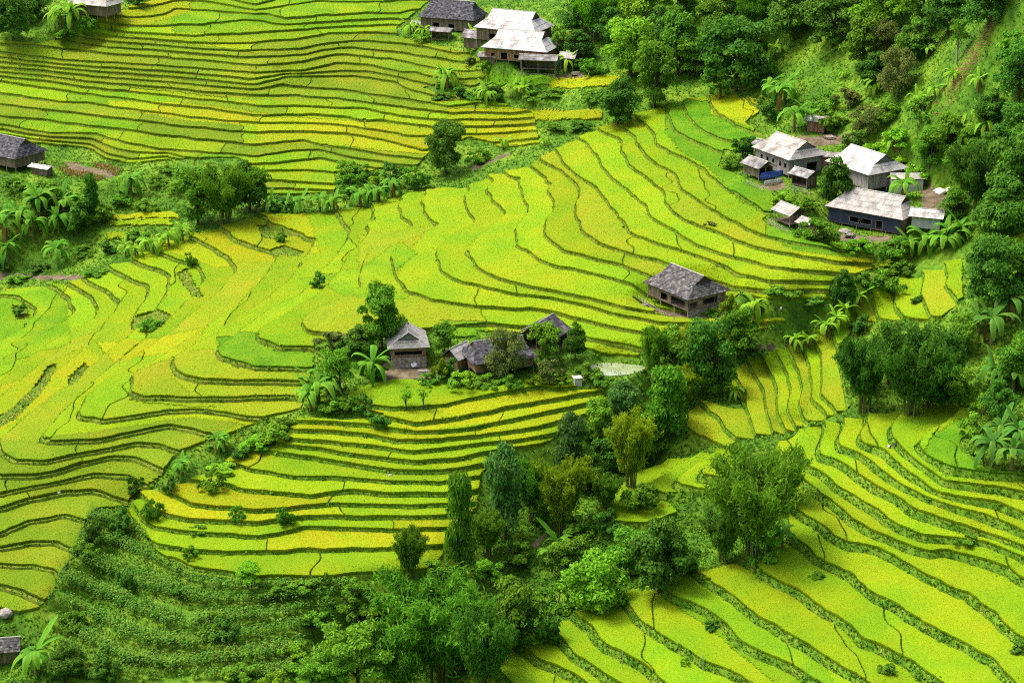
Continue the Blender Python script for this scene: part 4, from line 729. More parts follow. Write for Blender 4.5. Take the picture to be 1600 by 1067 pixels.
BANANAS = [
 (0, "at the far left slope", [(10, 372, 56), (36, 362, 52), (62, 340, 56), (52, 372, 46), (100, 342, 52), (92, 362, 44), (90, 414, 46), (12, 408, 42), (205, 304, 46), (128, 335, 40)]),
 (1, "on the ridge left of the middle hill", [(212, 406, 32), (240, 398, 36), (264, 388, 36), (286, 378, 34), (196, 398, 28), (228, 392, 30)]),
 (0, "on the ridge behind the middle hill", [(425, 334, 34), (470, 334, 36), (500, 332, 36), (522, 333, 38), (562, 324, 38), (590, 320, 40), (612, 308, 38), (448, 334, 30), (575, 318, 36)]),
 (1, "around the houses at the top", [(700, 138, 40), (692, 134, 34), (762, 163, 34), (786, 236, 28), (742, 78, 36), (800, 152, 26), (818, 152, 26), (885, 112, 34), (642, 58, 30), (664, 62, 28), (850, 228, 18), (95, 48, 44), (112, 44, 46)]),
 (0, "beside the houses on the right slope", [(1240, 208, 52), (1216, 172, 52), (1226, 158, 46), (1264, 200, 40), (1205, 150, 40), (1110, 152, 26), (1126, 156, 30), (1472, 404, 56), (1442, 402, 56), (1486, 392, 50), (1412, 312, 44), (1500, 380, 44), (1420, 400, 40)]),
 (1, "scattered over the top right slope", [(1490, 134, 32), (1528, 140, 32), (1422, 94, 28), (1448, 92, 26), (1368, 148, 34), (1460, 158, 34), (1318, 122, 18), (1210, 92, 30), (1432, 172, 34), (1395, 236, 34), (1530, 190, 30), (1500, 220, 40), (1540, 215, 38)]),
 (1, "in front of the tiled hut by the path", [(1320, 502, 40), (1306, 516, 36), (1290, 530, 40), (1262, 548, 36), (1242, 548, 34), (1340, 480, 34), (1150, 628, 36), (1178, 500, 48)]),
 (2, "at the right edge above the near hill", [(1550, 536, 70), (1575, 500, 62), (1552, 606, 56), (1582, 616, 60), (1548, 726, 66), (1580, 738, 66), (1562, 696, 56), (1590, 704, 60), (1472, 566, 52), (1482, 606, 46), (1530, 520, 50)]),
 (0, "in the ravine and on the lower banks", [(1222, 856, 48), (872, 876, 58), (862, 886, 44), (944, 796, 26), (498, 634, 66), (486, 642, 50), (512, 618, 56), (582, 596, 56), (340, 704, 36), (352, 706, 30), (284, 742, 36), (58, 1056, 76), (712, 604, 26), (1100, 500, 0)])]
def words_for(kind):
    b, *rest = kind.split('_'); hue = HUE.get('_'.join(rest).replace('wide_dark', 'dark2'), 'green'); return hue, WORDS[b]
for where, items in CLUSTERS:
    by = {}
    for it in items: by.setdefault(words_for(it[0]), []).append(it)
    for (hue, word), its in by.items():
        its.sort(key=lambda t: t[1])
        for i, (kind, u, v, h, w) in enumerate(its):
            pre = '' if len(its) == 1 else ', ' + ORD[i]
            place(kind, u, v, h, w, f"{hue} {word} {where}{pre}", f"plants {where}")
for tint, where, items in BANANAS:
    its = sorted([i for i in items if i[2] > 0])
    for i, (u, v, h) in enumerate(its): place_banana(u, v, h, tint, f"broad-leaved banana plant {where}, {ORD[i]}", f"banana plants {where}")
# undergrowth: leafy herbs over the open ground, thicker in the ravine and the woods
_c = ARR[nat][:, :, [U, V_]].mean(1); _w = np.full(len(nat), .38)
for poly, dens in [(P("700,960 820,800 900,700 1000,560 1180,540 1240,640 1180,720 1240,850 1000,940 860,1010"), .95), (P("850,-60 1700,-60 1700,320 1450,300 1250,160 1050,150 860,190"), .45), (P("440,1090 520,920 660,905 780,1000 740,1090"), .5), (P("1300,500 1700,380 1700,740 1520,640 1310,650"), .5), (P("-80,280 260,260 440,300 300,360 200,400 -80,440"), .45), (P("0,930 130,900 120,1090 0,1090"), .35), (P("480,540 930,540 950,600 560,650 470,640"), .3), (P("250,800 460,650 560,650 380,720 280,790"), .4), (P("1180,330 1420,370 1440,420 1380,420 1250,375"), .5)]:
    _w = np.where(poly_sd(_c[:, 0], _c[:, 1], poly) > 0, dens, _w)
_w = _w * (330 / ARR[nat[:, 0], Y]) ** 1.2
pts, _ = sample(nat, ZS, _w, RNG)
for _p, _b in BANKS:
    if _p in 'DGCKB':
        _q, _ = sample(_b, ZS, {'D': .7, 'G': .5, 'C': .2, 'K': .5, 'B': .10}[_p] * (vnoise(ARR[_b[:, 0], X] * .13, ARR[_b[:, 0], Y] * .13, 55) > -.1), RNG); pts = np.vstack([pts, _q])
_no = [(p_.x, p_.y, r_) for p_, r_ in [(at(u, v), r * .9) for u, v, r in PADS]]
_pu, _pv = proj(pts[:, 0], pts[:, 1], pts[:, 2]); keep = ~in_dirt(_pu, _pv)
for x_, y_, r_ in _no: keep &= np.hypot(pts[:, 0] - x_, pts[:, 1] - y_) > r_
pts = pts[keep]; per = 14; sz = RNG.uniform(.35, 1.1, len(pts)); d_ = RNG.normal(size=(len(pts) * per, 3)); d_ /= np.linalg.norm(d_, axis=1, keepdims=True); d_[:, 2] = np.abs(d_[:, 2])
hv = leaves(np.repeat(pts, per, 0) + d_ * np.repeat(sz, per)[:, None] * RNG.uniform(.4, 1, (len(d_), 1)), d_ + [0, 0, .6], .42, .26, RNG, .2)
tag(link('undergrowth', mesh_data('undergrowth', *hv[:2], [M_HERB], attr={'t': hv[2]})), 'low leafy undergrowth over the slopes and ravine', 'undergrowth', kind='stuff')
print('undergrowth', len(hv[1]))
# maize
M_CORN = leafmat('maize_leaf', (.085, .21, .018), (.13, .27, .026), (.20, .33, .035), (.05, .13, .012), vary=.2); M_TASSEL = material('maize_tassel', (.30, .28, .07), (.38, .34, .10), 4)
def maize(seed):
    rng = np.random.default_rng(seed); parts = [tube([(0, 0, -.2), (0, 0, 1.0), (.03, 0, 1.9)], [.03, .025, .012], 4)]
    for i in range(9):
        a = i * 2.6 + rng.uniform(-.4, .4); z0 = .35 + i * .16; l = rng.uniform(.6, .85); s = np.linspace(0, 1, 5); d = np.array([math.cos(a), math.sin(a)]); n = np.array([-d[1], d[0]])
        w = .11 * np.array([.6, 1, .9, .6, .05]); x = l * s * .8; z = z0 + l * (.75 * s - .85 * s ** 2)
        V = [];
        for k in range(5): V += [(*(d * x[k] + n * w[k]), z[k]), (*(d * x[k] - n * w[k]), z[k])]
        F = [(2 * k, 2 * k + 1, 2 * k + 3) for k in range(4)] + [(2 * k, 2 * k + 3, 2 * k + 2) for k in range(4)]
        parts.append((np.array(V), np.array(F), np.full(10, rng.uniform(.5, 1))))
    v, f, t = merge(parts); n0 = len(f); tp = []
    for i in range(6):
        a = i * 1.05; tp.append(tube([(.03, 0, 1.85), (.03 + .12 * math.cos(a), .12 * math.sin(a), 2.15)], [.012, .006], 3))
    v2, f2, t2 = merge(tp); v, f, t = merge([(v, f, t), (v2, f2, t2)])
    return mesh_data('maize_plant', v, f, [M_CORN, M_TASSEL], np.r_[np.zeros(n0), np.ones(len(f2))], attr={'t': t})
MAIZE = [maize(i) for i in range(4)]
_cu = ARR[CORN_T][:, :, U].mean(1); _cv = ARR[CORN_T][:, :, V_].mean(1); _, _fm = levels(CORN_T)
_sel = CORN_T[(_cu > -30) & (_cv < 1110) & (_fm < .60)]; pts, _ = sample(_sel, ZS, 3.2, RNG)
_, _uq = np.unique(np.round(pts[:, :2] / [.5, .62]), axis=0, return_index=True); pts = pts[_uq]; pts = pts[vnoise(pts[:, 0] * .11, pts[:, 1] * .11, 77) > -.8]
pu, pv = proj(pts[:, 0], pts[:, 1], pts[:, 2] + 1); ins = (pu > 4) & (pu < 1596) & (pv < 1055); pts = pts[ins]; pu = pu[ins]; pv = pv[ins]
order = np.argsort(pts[:, 1] + RNG.uniform(0, 14, len(pts))); print('maize', len(pts))
for j in order[:300]:
    tag(link('maize_plant', MAIZE[j % 4], None, pts[j], (RNG.uniform(-.08, .08), RNG.uniform(-.08, .08), RNG.uniform(0, 6.28)), RNG.uniform(.9, 1.25)), 'green maize plant with pale tassel in the terraced plots at lower left', 'maize', 'maize plants in the terraced plots')
rest = []
for j in order[300:2500]:
    me = MAIZE[j % 4]; n = len(me.vertices); co = np.empty(n * 3, np.float32); me.vertices.foreach_get('co', co); co = co.reshape(-1, 3) * RNG.uniform(.85, 1.2); a = RNG.uniform(0, 6.28); c, s = math.cos(a), math.sin(a)
    co = np.c_[co[:, 0] * c - co[:, 1] * s, co[:, 0] * s + co[:, 1] * c, co[:, 2]] + pts[j]; fi = np.empty(len(me.polygons) * 3, np.int32); me.loops.foreach_get('vertex_index', fi); tv = np.empty(n, np.float32); me.attributes['t'].data.foreach_get('value', tv)
    rest.append((co, fi.reshape(-1, 3), tv))
if rest:
    v_, f_, t_ = merge(rest); tag(link('maize_field', mesh_data('maize_field', v_, f_, [M_CORN], attr={'t': t_})), 'dense green maize further up the terraced plots at lower left', 'maize', kind='stuff')
# ------------------------------------------------------------------ houses
def wood(name, a, b, c, rough=.85): return material(name, a, b, 1.2, c, attr='t', attr_c=tuple(x * .55 for x in a), rough=rough, stretch=(1, 1, .35))
MH = {
 'wood': wood('weathered_wood', (.13, .095, .065), (.19, .145, .10), (.26, .21, .155)), 'redwood': wood('reddish_boards', (.22, .12, .07), (.30, .17, .10), (.36, .23, .15)), 'pale': wood('pale_boards', (.28, .26, .24), (.36, .34, .31), (.43, .41, .38)),
 'greyboard': wood('grey_boards', (.19, .18, .165), (.27, .26, .24), (.35, .34, .32)), 'brick': material('brick_wall', (.20, .11, .075), (.28, .17, .12), 1.5, (.36, .27, .21), fine=(6, .2)), 'stone': material('rubble_wall', (.20, .16, .135), (.30, .24, .20), 1.4, (.40, .34, .29), fine=(4, .25), bump=.6),
 'navy': material('dark_blue_sheeting', (.015, .022, .05), (.03, .04, .08), 1.0, rough=.5, spec=.4), 'white_wall': material('white_sheet_wall', (.34, .34, .33), (.44, .44, .43), 1.0, rough=.5), 'mud': material('mud_wall', (.30, .20, .12), (.38, .27, .17), 1.2, bump=.3)}
MR = {
 'white': material('pale_roof_sheet', (.20, .195, .18), (.37, .37, .355), .45, (.43, .43, .42), vary=.10, rough=.6, spec=.3, fine=(5, .06), bump=.2), 'cream': material('cream_roof_sheet', (.17, .16, .14), (.31, .30, .27), .45, (.38, .37, .34), vary=.10, rough=.7, fine=(5, .07), bump=.2),
 'grey': material('grey_roof_sheet', (.20, .19, .175), (.28, .27, .25), .8, (.34, .33, .31), vary=.14, rough=.8, fine=(5, .1), bump=.2), 'old': material('stained_roof_sheet', (.09, .09, .09), (.16, .155, .15), .7, (.27, .26, .25), vary=.28, rough=.85, fine=(5, .15), bump=.2),
 'black': material('blackened_roof_sheet', (.035, .033, .036), (.06, .056, .058), .6, (.13, .125, .12), vary=.25, rough=.7, fine=(5, .15))}
M_SHINGLE = material('wood_shingle', (.06, .058, .057), (.10, .098, .095), 1.4, (.19, .185, .18), attr='t', attr_c=(.035, .034, .036), fine=(7, .2)); M_SHINGLE_D = material('dark_shingle', (.055, .056, .065), (.085, .086, .098), 1.4, (.14, .14, .15), attr='t', attr_c=(.022, .022, .028), fine=(7, .2))
M_RIDGE = material('ridge_cap', (.30, .29, .27), (.40, .39, .36), 2.0); M_POST = material('post_timber', (.20, .17, .13), (.32, .28, .23), 3.0); M_DARKIN = material('interior_boards', (.05, .04, .03), (.08, .065, .05), 1.0)
def box(x0, x1, y0, y1, z0, z1):
    V = np.array([(x, y, z) for x in (x0, x1) for y in (y0, y1) for z in (z0, z1)], float); Q = [(0, 1, 3, 2), (4, 6, 7, 5), (0, 4, 5, 1), (2, 3, 7, 6), (0, 2, 6, 4), (1, 5, 7, 3)]
    F = np.array([t for q in Q for t in ((q[0], q[1], q[2]), (q[0], q[2], q[3]))]); return V, F, np.full(8, .8)
def bar(p, q, r):
    p, q = np.array(p, float), np.array(q, float); return tube([p, q], [r, r], 5)
def part(name, shapes, mat, parent, smooth=False, kind=None):
    v, f, t = merge(shapes); o = link(name, mesh_data(name, v, f, [mat], attr={'t': t}, smooth=smooth), parent)
    if kind: o['kind'] = kind
    return o
def poly_obj(name, verts, faces, mat, parent):
    me = bpy.data.meshes.new(name); me.from_pydata([tuple(v) for v in verts], [], faces); me.materials.append(mat); me.update(); return link(name, me, parent)
def clip_rect(poly, x0, x1, y0, y1):
    for ax, lim, sgn in ((0, x0, 1), (0, x1, -1), (1, y0, 1), (1, y1, -1)):
        out = []; n = len(poly)
        for i in range(n):
            a, b = poly[i], poly[(i + 1) % n]; da, db = sgn * (a[ax] - lim), sgn * (b[ax] - lim)
            if da >= 0: out.append(a)
            if (da >= 0) != (db >= 0): t = da / (da - db); out.append((a[0] + (b[0] - a[0]) * t, a[1] + (b[1] - a[1]) * t))
        poly = out
        if len(poly) < 3: return []
    return poly
def area2(p): return abs(sum(p[i][0] * p[(i + 1) % len(p)][1] - p[(i + 1) % len(p)][0] * p[i][1] for i in range(len(p)))) / 2
def cover(plane, roof, style, rng, pw, ph):
    """lay sheets or shingles on a roof plane given by its corner points, eave edge first two"""
    P0 = [Vector(p) for p in plane]; e1 = (P0[1] - P0[0]).normalized(); n = (P0[1] - P0[0]).cross(P0[2] - P0[0]).normalized()
    if n.z < 0: n = -n
    e2 = n.cross(e1)
    if e2.z < 0: e2 = -e2
    q = [((p - P0[0]).dot(e1), (p - P0[0]).dot(e2)) for p in P0]; xs = [a for a, b in q]; ys = [b for a, b in q]; shapes = []
    y = min(ys); r = 0
    while y < max(ys):
        x = min(xs) - (pw * .5 if (style in MRS and r % 2) else 0)
        while x < max(xs):
            c = clip_rect(list(q), x, x + pw, y, y + ph * 1.08)
            if len(c) >= 3 and area2(c) > .05 * pw * ph:
                lift = rng.uniform(.03, .06); tw = rng.uniform(-.012, .012); cx = x + pw / 2
                top = [P0[0] + e1 * (a - (a - cx) * .02) + e2 * b + n * (lift + .05 * (1 - (b - y) / ph) + tw * (a - cx) / pw) for a, b in c]; low = [t - n * .035 for t in top]; m = len(c)
                if style in MRS:
                    V = np.array([tuple(v) for v in top + low]); F = [(0, i, i + 1) for i in range(1, m - 1)] + [t for i in range(m) for t in ((i, i + m, (i + 1) % m), ((i + 1) % m, i + m, (i + 1) % m + m))]
                    shapes.append((V, np.array(F), np.full(2 * m, np.clip(rng.gauss(.62, .36), 0, 1))))
                else:
                    poly_obj('roof_sheet', top + low, [tuple(range(m))] + [(i, i + m, (i + 1) % m + m, (i + 1) % m) for i in range(m)], MR[style], roof)
            x += pw
        y += ph; r += 1
    return shapes
MRS = {'shingle': M_SHINGLE, 'slate': M_SHINGLE_D}
def board_wall(p, q, z0, z1, holes, bw=.26, th=.06, rng=random):
    """vertical boards from p to q (xy), leaving the holes (s0, s1, h0, h1) open"""
    p, q = np.array(p, float), np.array(q, float); L = np.linalg.norm(q - p); d = (q - p) / L; nn = np.array([d[1], -d[0]]); out = []; s = 0
    while s < L - .02:
        e = min(s + bw, L); mid = (s + e) / 2; segs = [(z0, z1)]
        for s0, s1, h0, h1 in holes:
            if s0 < mid < s1: segs = [g for a, b in segs for g in ((a, min(b, h0)), (max(a, h1), b)) if g[1] - g[0] > .03]
        for a, b in segs:
            o = rng.uniform(0, .025); V, F, T = box(0, 1, 0, 1, a, b); xy = p + np.outer(s + .006 + V[:, 0] * (e - s - .012), d) + np.outer((V[:, 1] - .5) * th + o, nn); T[:] = min(1, max(0, rng.gauss(.75, .22))); out.append((np.c_[xy, V[:, 2]], F, T))
        s = e
    return out
def house(name, label, u, v, yaw, L, W, he, rise, lr=.76, g=.42, roof='white', wall='wood', floor=0.0, over=.75, holes=None, low=None, group=None, cat='house', pw=None, ph=None, gmat=None, open_sides=(), seed=1, sink=.0):
    """hip-and-gable roofed house; x runs along the ridge; floor > 0 lifts the boarded storey on posts; low: sides walled below"""
    rng = random.Random(seed); p = at(u, v); root = empty(name, p - Vector((0, 0, sink)), math.radians(yaw)); tag(root, label, cat, group or 'farm buildings')
    hx, hy, rx = L / 2, W / 2, L / 2 * lr; zr = he + rise; plain = lr > .98; yg = hy * g if not plain else hy; zg = zr - rise * g
    planes = []
    for s in (1, -1):
        if plain: planes.append([(-hx, s * hy, he), (hx, s * hy, he), (hx, 0, zr), (-hx, 0, zr)])
        else: planes.append([(-hx, s * hy, he), (hx, s * hy, he), (rx, s * yg, zg), (rx, 0, zr), (-rx, 0, zr), (-rx, s * yg, zg)])
    if not plain:
        for s in (1, -1): planes.append([(s * hx, -hy, he), (s * hx, hy, he), (s * rx, yg, zg), (s * rx, -yg, zg)])
    # under-roof: thin solid deck
    V, F = [], []
    for pl in planes:
        o = len(V); m = len(pl); V += [(a, b, c) for a, b, c in pl] + [(a, b, c - .08) for a, b, c in pl]; F += [tuple(range(o, o + m)), tuple(range(o + 2 * m - 1, o + m - 1, -1))] + [(o + i, o + m + i, o + m + (i + 1) % m, o + (i + 1) % m) for i in range(m)]
    rf = poly_obj('roof', V, F, M_DARKIN, root)
    sh = []
    a, b = (pw or (1.15 if roof not in MRS else .55)), (ph or (1.7 if roof not in MRS else .5))
    for pl in planes: sh += cover(pl, rf, roof, rng, a, b)
    if sh: part('shingles', sh, MRS[roof], rf, kind='stuff')
    part('ridge_cap', [bar((-rx - .1, 0, zr + .08), (rx + .1, 0, zr + .08), .13)], M_RIDGE, rf, True)
    wx, wy = hx - over, hy - over; zt = he + (rise * over / hy if True else 0) - .12; h = holes or {}
    sides = {'front': ((-wx, -wy), (wx, -wy)), 'right': ((wx, -wy), (wx, wy)), 'back': ((wx, wy), (-wx, wy)), 'left': ((-wx, wy), (-wx, -wy))}
    wm = wall if isinstance(wall, dict) else {k: wall for k in sides}
    for k, (a, b) in sides.items():
        if k in open_sides: continue
        mt = MH[wm[k]]
        part('wall', board_wall(a, b, floor, he - .05 if k in ('left', 'right') and not plain else he - .02, h.get(k, []), rng=rng, bw=.26 if wm[k] not in ('navy', 'white_wall', 'stone', 'brick', 'mud') else 1.3), mt, root)
        for (s0, s1, h0, h1) in h.get(k, []):
            d = (np.array(b) - np.array(a)) / np.linalg.norm(np.array(b) - np.array(a)); q0, q1 = np.array(a) + d * s0, np.array(a) + d * s1
            nm = 'door' if h0 <= floor + .1 else 'window'
            fr = [bar((*q0, h0), (*q0, h1), .06), bar((*q1, h0), (*q1, h1), .06), bar((*q0, h1), (*q1, h1), .06)] + ([bar((*q0, h0), (*q1, h0), .06)] if nm == 'window' else [])
            part(nm + '_frame', fr, M_POST, root)
    part('floor', [box(-wx, wx, -wy, wy, floor - .15, floor)], MH['wood'], root)
    # gables
    for s in (1, -1):
        x = s * (rx - .12 if not plain else wx); y = yg * .93 if not plain else wy; z0 = zg if not plain else he - .02; zz = zr - .14 if not plain else zr - rise * 0.12
        poly_obj('gable', [(x, -y, z0 - .1), (x, y, z0 - .1), (x, 0, zz), (x - s * .06, -y, z0 - .1), (x - s * .06, y, z0 - .1), (x - s * .06, 0, zz)], [(0, 1, 2), (5, 4, 3), (0, 3, 4, 1), (1, 4, 5, 2), (2, 5, 3, 0)], gmat or MH['wood'], root)
    nx = max(2, int(L / 3)); pts = [(x, y) for x in np.linspace(-wx, wx, nx) for y in (-wy, wy)] + [(x, 0) for x in (-wx, wx)]
    ztop = he if open_sides else max(floor, .1)
    if floor > .2 or open_sides:
        for x, y in pts:
            part('post', [bar((x * 1.005, y * 1.005, -1.2), (x * 1.005, y * 1.005, ztop), .10)], M_POST, root)
    for k in (low or {}):
        a, b = sides[k]; hh = (low[k] if isinstance(low, dict) else 'stone'); part('lower_wall', board_wall(a, b, -1.0, floor - .16, [], bw=1.0, th=.25, rng=rng), MH[hh], root)
    return root
H1 = house('stilt_hut', 'weathered shingle-roofed hut on posts alone among the middle terraces', 1072, 479, -55, 14.6, 11.6, 4.5, 3.6, lr=.74, g=.42, roof='shingle', wall={'front': 'wood', 'right': 'brick', 'back': 'wood', 'left': 'wood'}, floor=1.9, holes={'front': [(4.2, 6.4, 2.1, 3.7), (7.5, 12.2, 1.9, 3.8)], 'right': [(.3, 2.4, 2.0, 3.5), (4.0, 7.2, 2.3, 3.7)]}, low={'right': 'stone', 'back': 'stone'}, seed=11)
house('stilt_house', 'gabled shingle-roofed stilt house beside the tall leafy tree', 636, 558, 98, 10, 8.4, 3.7, 2.9, lr=.8, g=.55, roof='grey', pw=.6, ph=1.3, wall={'front': 'wood', 'right': 'wood', 'back': 'wood', 'left': 'redwood'}, floor=1.7, holes={'left': [(.6, 6.2, 2.0, 2.9)], 'front': [(2, 3, 2.2, 3.2)]}, low={'left': 'stone', 'front': 'stone'}, gmat=MH['pale'], seed=12)
house('stilt_house', 'long dark-roofed stilt house behind the grey-green tree', 778, 577, 20, 13.5, 9.5, 3.4, 3.1, lr=.78, g=.4, roof='slate', wall='redwood', floor=1.5, holes={'front': [(3, 9, 1.7, 2.5)]}, seed=13, low={'back': 'stone'})
house('small_shed', 'small grey gabled shed left of the long dark-roofed house', 716, 574, 55, 6, 4.6, 2.7, 2.0, lr=1.0, roof='grey', wall='mud', floor=.2, cat='shed', seed=14, pw=.7)
house('open_barn', 'black metal-roofed open barn above the long stilt house', 850, 541, 61, 8, 8.6, 3.2, 2.6, lr=1.0, roof='black', wall='wood', open_sides=('left', 'front'), cat='barn', seed=15, pw=.9, ph=2.2)
house('farmhouse', 'large cream-roofed farmhouse, left one of the right slope', 1234, 264, -60, 14.5, 12, 4.4, 3.3, lr=.8, g=.5, roof='cream', wall='greyboard', floor=.6, holes={'front': [(2, 2.9, 2.2, 3.3), (4.2, 5.1, 2.2, 3.3), (6.4, 7.3, 2.2, 3.3), (9, 10, 2, 3.2), (11, 11.9, 2, 3.2)], 'right': [(5, 8, .8, 3)]}, gmat=MH['pale'], seed=16)
house('farmhouse', 'white-roofed raised farmhouse with grey and brick walls, right slope', 1353, 289, -58, 15, 12.5, 4.8, 3.5, lr=.78, g=.5, roof='white', wall={'front': 'greyboard', 'right': 'greyboard', 'back': 'wood', 'left': 'wood'}, floor=1.3, gmat=MH['pale'], seed=17)
house('annex_shed', 'white box annex with pale roof beside the raised farmhouse', 1414, 300, 0, 7.5, 5, 3.6, .7, lr=1.0, roof='cream', wall='white_wall', floor=.1, over=.25, cat='shed', seed=18)
house('farmhouse', 'grey-roofed farmhouse with dark blue sheeting walls on the right slope', 1366, 352, -36, 19, 12, 4.2, 3.5, lr=.74, g=.36, roof='grey', wall={'front': 'navy', 'right': 'wood', 'back': 'wood', 'left': 'navy'}, floor=.9, holes={'front': [(5.2, 7.5, 1.5, 2.8), (8.0, 10.5, 1.5, 2.8), (11.6, 13.2, .9, 2.9)]}, seed=19)
house('pavilion', 'small open pavilion with cream roof on posts above the rice', 1233, 350, -58, 6.6, 5.4, 2.9, 1.5, lr=1.0, roof='cream', wall='wood', floor=.8, open_sides=('front', 'right', 'left'), cat='pavilion', seed=20)
house('small_shed', 'low grey stained shed below the cream-roofed farmhouse', 1256, 290, -52, 6.2, 4.6, 2.6, 1.2, lr=1.0, roof='old', wall='wood', floor=.3, open_sides=('front',), cat='shed', seed=21)
house('small_shed', 'grey shed with blue tarpaulin left of the cream-roofed farmhouse', 1184, 277, -58, 7, 5.4, 3.0, 1.4, lr=1.0, roof='old', wall='wood', floor=.9, open_sides=('right',), cat='shed', seed=22)
house('small_shed', 'tiny brown hut with white patched roof behind the banana plants', 1276, 205, -20, 5.6, 4.2, 2.7, 1.0, lr=1.0, roof='white', wall='redwood', floor=.1, cat='shed', seed=23)
house('small_shed', 'white metal-roofed shed right of the blue-walled farmhouse', 1448, 354, -20, 7.5, 5.2, 2.6, 1.3, lr=1.0, roof='white', wall='white_wall', floor=.1, cat='shed', seed=24)
house('small_shed', 'low thatch-coloured shed beside the open pavilion', 1262, 362, -58, 4.6, 4.0, 1.9, 1.0, lr=1.0, roof='grey', wall='wood', floor=.1, cat='shed', seed=33)
house('farmhouse', 'dark slate-roofed farmhouse, left one of the top hamlet', 708, 46, -20, 18.5, 12, 4.2, 4.6, lr=.78, g=.35, roof='slate', wall='wood', floor=.8, holes={'front': [(4, 6, 1.0, 2.8), (9, 11, 1.4, 2.6)]}, seed=25)
house('farmhouse', 'white-roofed farmhouse, upper one of the top hamlet', 803, 64, -26, 20, 13, 4.2, 4.6, lr=.7, g=.42, roof='white', wall='wood', floor=.8, holes={'front': [(4, 6, 1.0, 2.8)]}, seed=26)
house('farmhouse', 'white-roofed farmhouse, lower one of the top hamlet', 815, 93, -22, 20, 12, 3.8, 4.4, lr=.7, g=.4, roof='white', wall='redwood', floor=.6, holes={'front': [(2, 3.2, 1.2, 2.4), (5, 7, .7, 2.7), (9, 10.5, 1.2, 2.4)]}, seed=27)
house('small_shed', 'dark plank shed between the slate roof and the white roofs', 746, 76, -25, 8.2, 6, 3.4, 1.8, lr=1.0, roof='old', wall='wood', floor=.5, cat='shed', seed=28)
house('hay_stall', 'open stall with patchy dark roof and straw, top hamlet', 842, 115, -10, 11, 4.4, 4.0, 1.2, lr=1.0, roof='old', wall='wood', floor=1.6, open_sides=('front', 'right'), cat='stall', seed=29)
house('small_shed', 'small pale-roofed shed at the right end of the top hamlet', 888, 108, -20, 5, 4.2, 3.3, 1.3, lr=1.0, roof='cream', wall='wood', floor=.2, open_sides=('front',), cat='shed', seed=30)
house('small_shed', 'low dark shed in front of the top hamlet', 764, 100, -20, 6, 4, 2.2, .9, lr=1.0, roof='old', wall='wood', floor=.2, cat='shed', seed=31)
house('stilt_house', 'mottled shingle-roofed house cut by the left edge', 20, 259, -34, 15.5, 12, 4.1, 4.0, lr=.74, g=.35, roof='slate', wall='wood', floor=1.6, seed=32)
house('small_shed', 'white sheet shed beside the left edge house', 66, 272, -30, 7, 3.6, 1.9, .5, lr=1.0, roof='white', wall='wood', floor=.1, cat='shed', seed=34)
house('farmhouse', 'pale-roofed house with an orange gable at the top left', 150, 22, -25, 15, 9, 3.4, 3.4, lr=.72, g=.4, roof='cream', wall='wood', floor=.4, gmat=MH['brick'], seed=35)
house('small_shed', 'shingled shed roof behind banana leaves at the bottom left corner', 6, 1030, 10, 6, 4.5, 2.4, 1.6, lr=1.0, roof='shingle', wall='wood', floor=.1, cat='shed', seed=36)
house('small_shed', 'low stained porch roof before the slate-roofed farmhouse', 690, 62, -20, 7, 3.6, 2.6, .8, lr=1.0, roof='old', wall='wood', floor=.2, open_sides=('front',), cat='shed', seed=41)
house('small_shed', 'white patched lean-to left of the slate-roofed farmhouse', 655, 50, -15, 5, 3.4, 2.4, .7, lr=1.0, roof='white', wall='wood', floor=.1, cat='shed', seed=42)
house('small_shed', 'ramshackle grey shed behind the cream-roofed farmhouse', 1196, 242, -40, 6, 4, 2.6, .9, lr=1.0, roof='old', wall='wood', floor=.1, cat='shed', seed=43)
house('small_shed', 'pale link roof between the cream and white roofed farmhouses', 1300, 262, -15, 6.5, 3.6, 2.9, .6, lr=1.0, roof='cream', wall='redwood', floor=.1, cat='shed', seed=44)
# ------------------------------------------------------------------ small things
def woodpile(label, u, v, yaw, n, rows):
    p = at(u, v); root = empty('woodpile', p, math.radians(yaw)); tag(root, label, 'woodpile', 'woodpiles'); rng = random.Random(u)
    for r in range(rows):
        for i in range(n - r): part('log', [tube([(-1.1 + rng.uniform(-.2, .2), (i + r / 2) * .3, .14 + r * .26), (1.1 + rng.uniform(-.2, .2), (i + r / 2) * .3, .14 + r * .26)], [.14, .13], 6)], M_POST, root, True)
woodpile('stacked logs in front of the blue-walled farmhouse', 1335, 372, 60, 7, 3); woodpile('stacked logs beside the tiled hut', 1012, 482, 40, 6, 3); woodpile('stacked logs right of the top hamlet', 900, 118, 10, 6, 3); woodpile('stacked planks on the yard of the tiny brown hut', 1300, 218, 20, 9, 2); woodpile('stacked logs before the gabled stilt house', 662, 586, 10, 6, 3)
def fence(label, a, b, h=1.3, rails=4, gap=2.2, group='rail fences'):
    p, q = at(*a), at(*b); n = max(2, int((q - p).length / gap)); root = empty('rail_fence', p); tag(root, label, 'fence', group); d = q - p
    for i in range(n + 1): o = d * (i / n); part('post', [bar((o.x, o.y, o.z - .3), (o.x, o.y, o.z + h), .06)], M_POST, root)
    for k in range(rails): z = h * (k + .7) / rails; part('rail', [bar((0, 0, z), (d.x, d.y, d.z + z), .045)], M_POST, root)
fence('weathered rail fence below the blue tarpaulin shed', (1165, 288), (1192, 302)); fence('weathered rail fence below the stained shed', (1236, 298), (1266, 306)); fence('rail fence in front of the open pavilion', (1200, 350), (1232, 368)); fence('rail fence along the straw stall', (812, 122), (866, 124), 1.4)
fence('low dark paling round the tiled hut yard', (996, 468), (1042, 497), 1.0, 2, 1.0); fence('thin pole rail beside the walking people', (1188, 484), (1300, 481), 1.0, 1, 6)
M_POLE = material('bamboo_pole', (.34, .33, .20), (.46, .44, .28), 3)
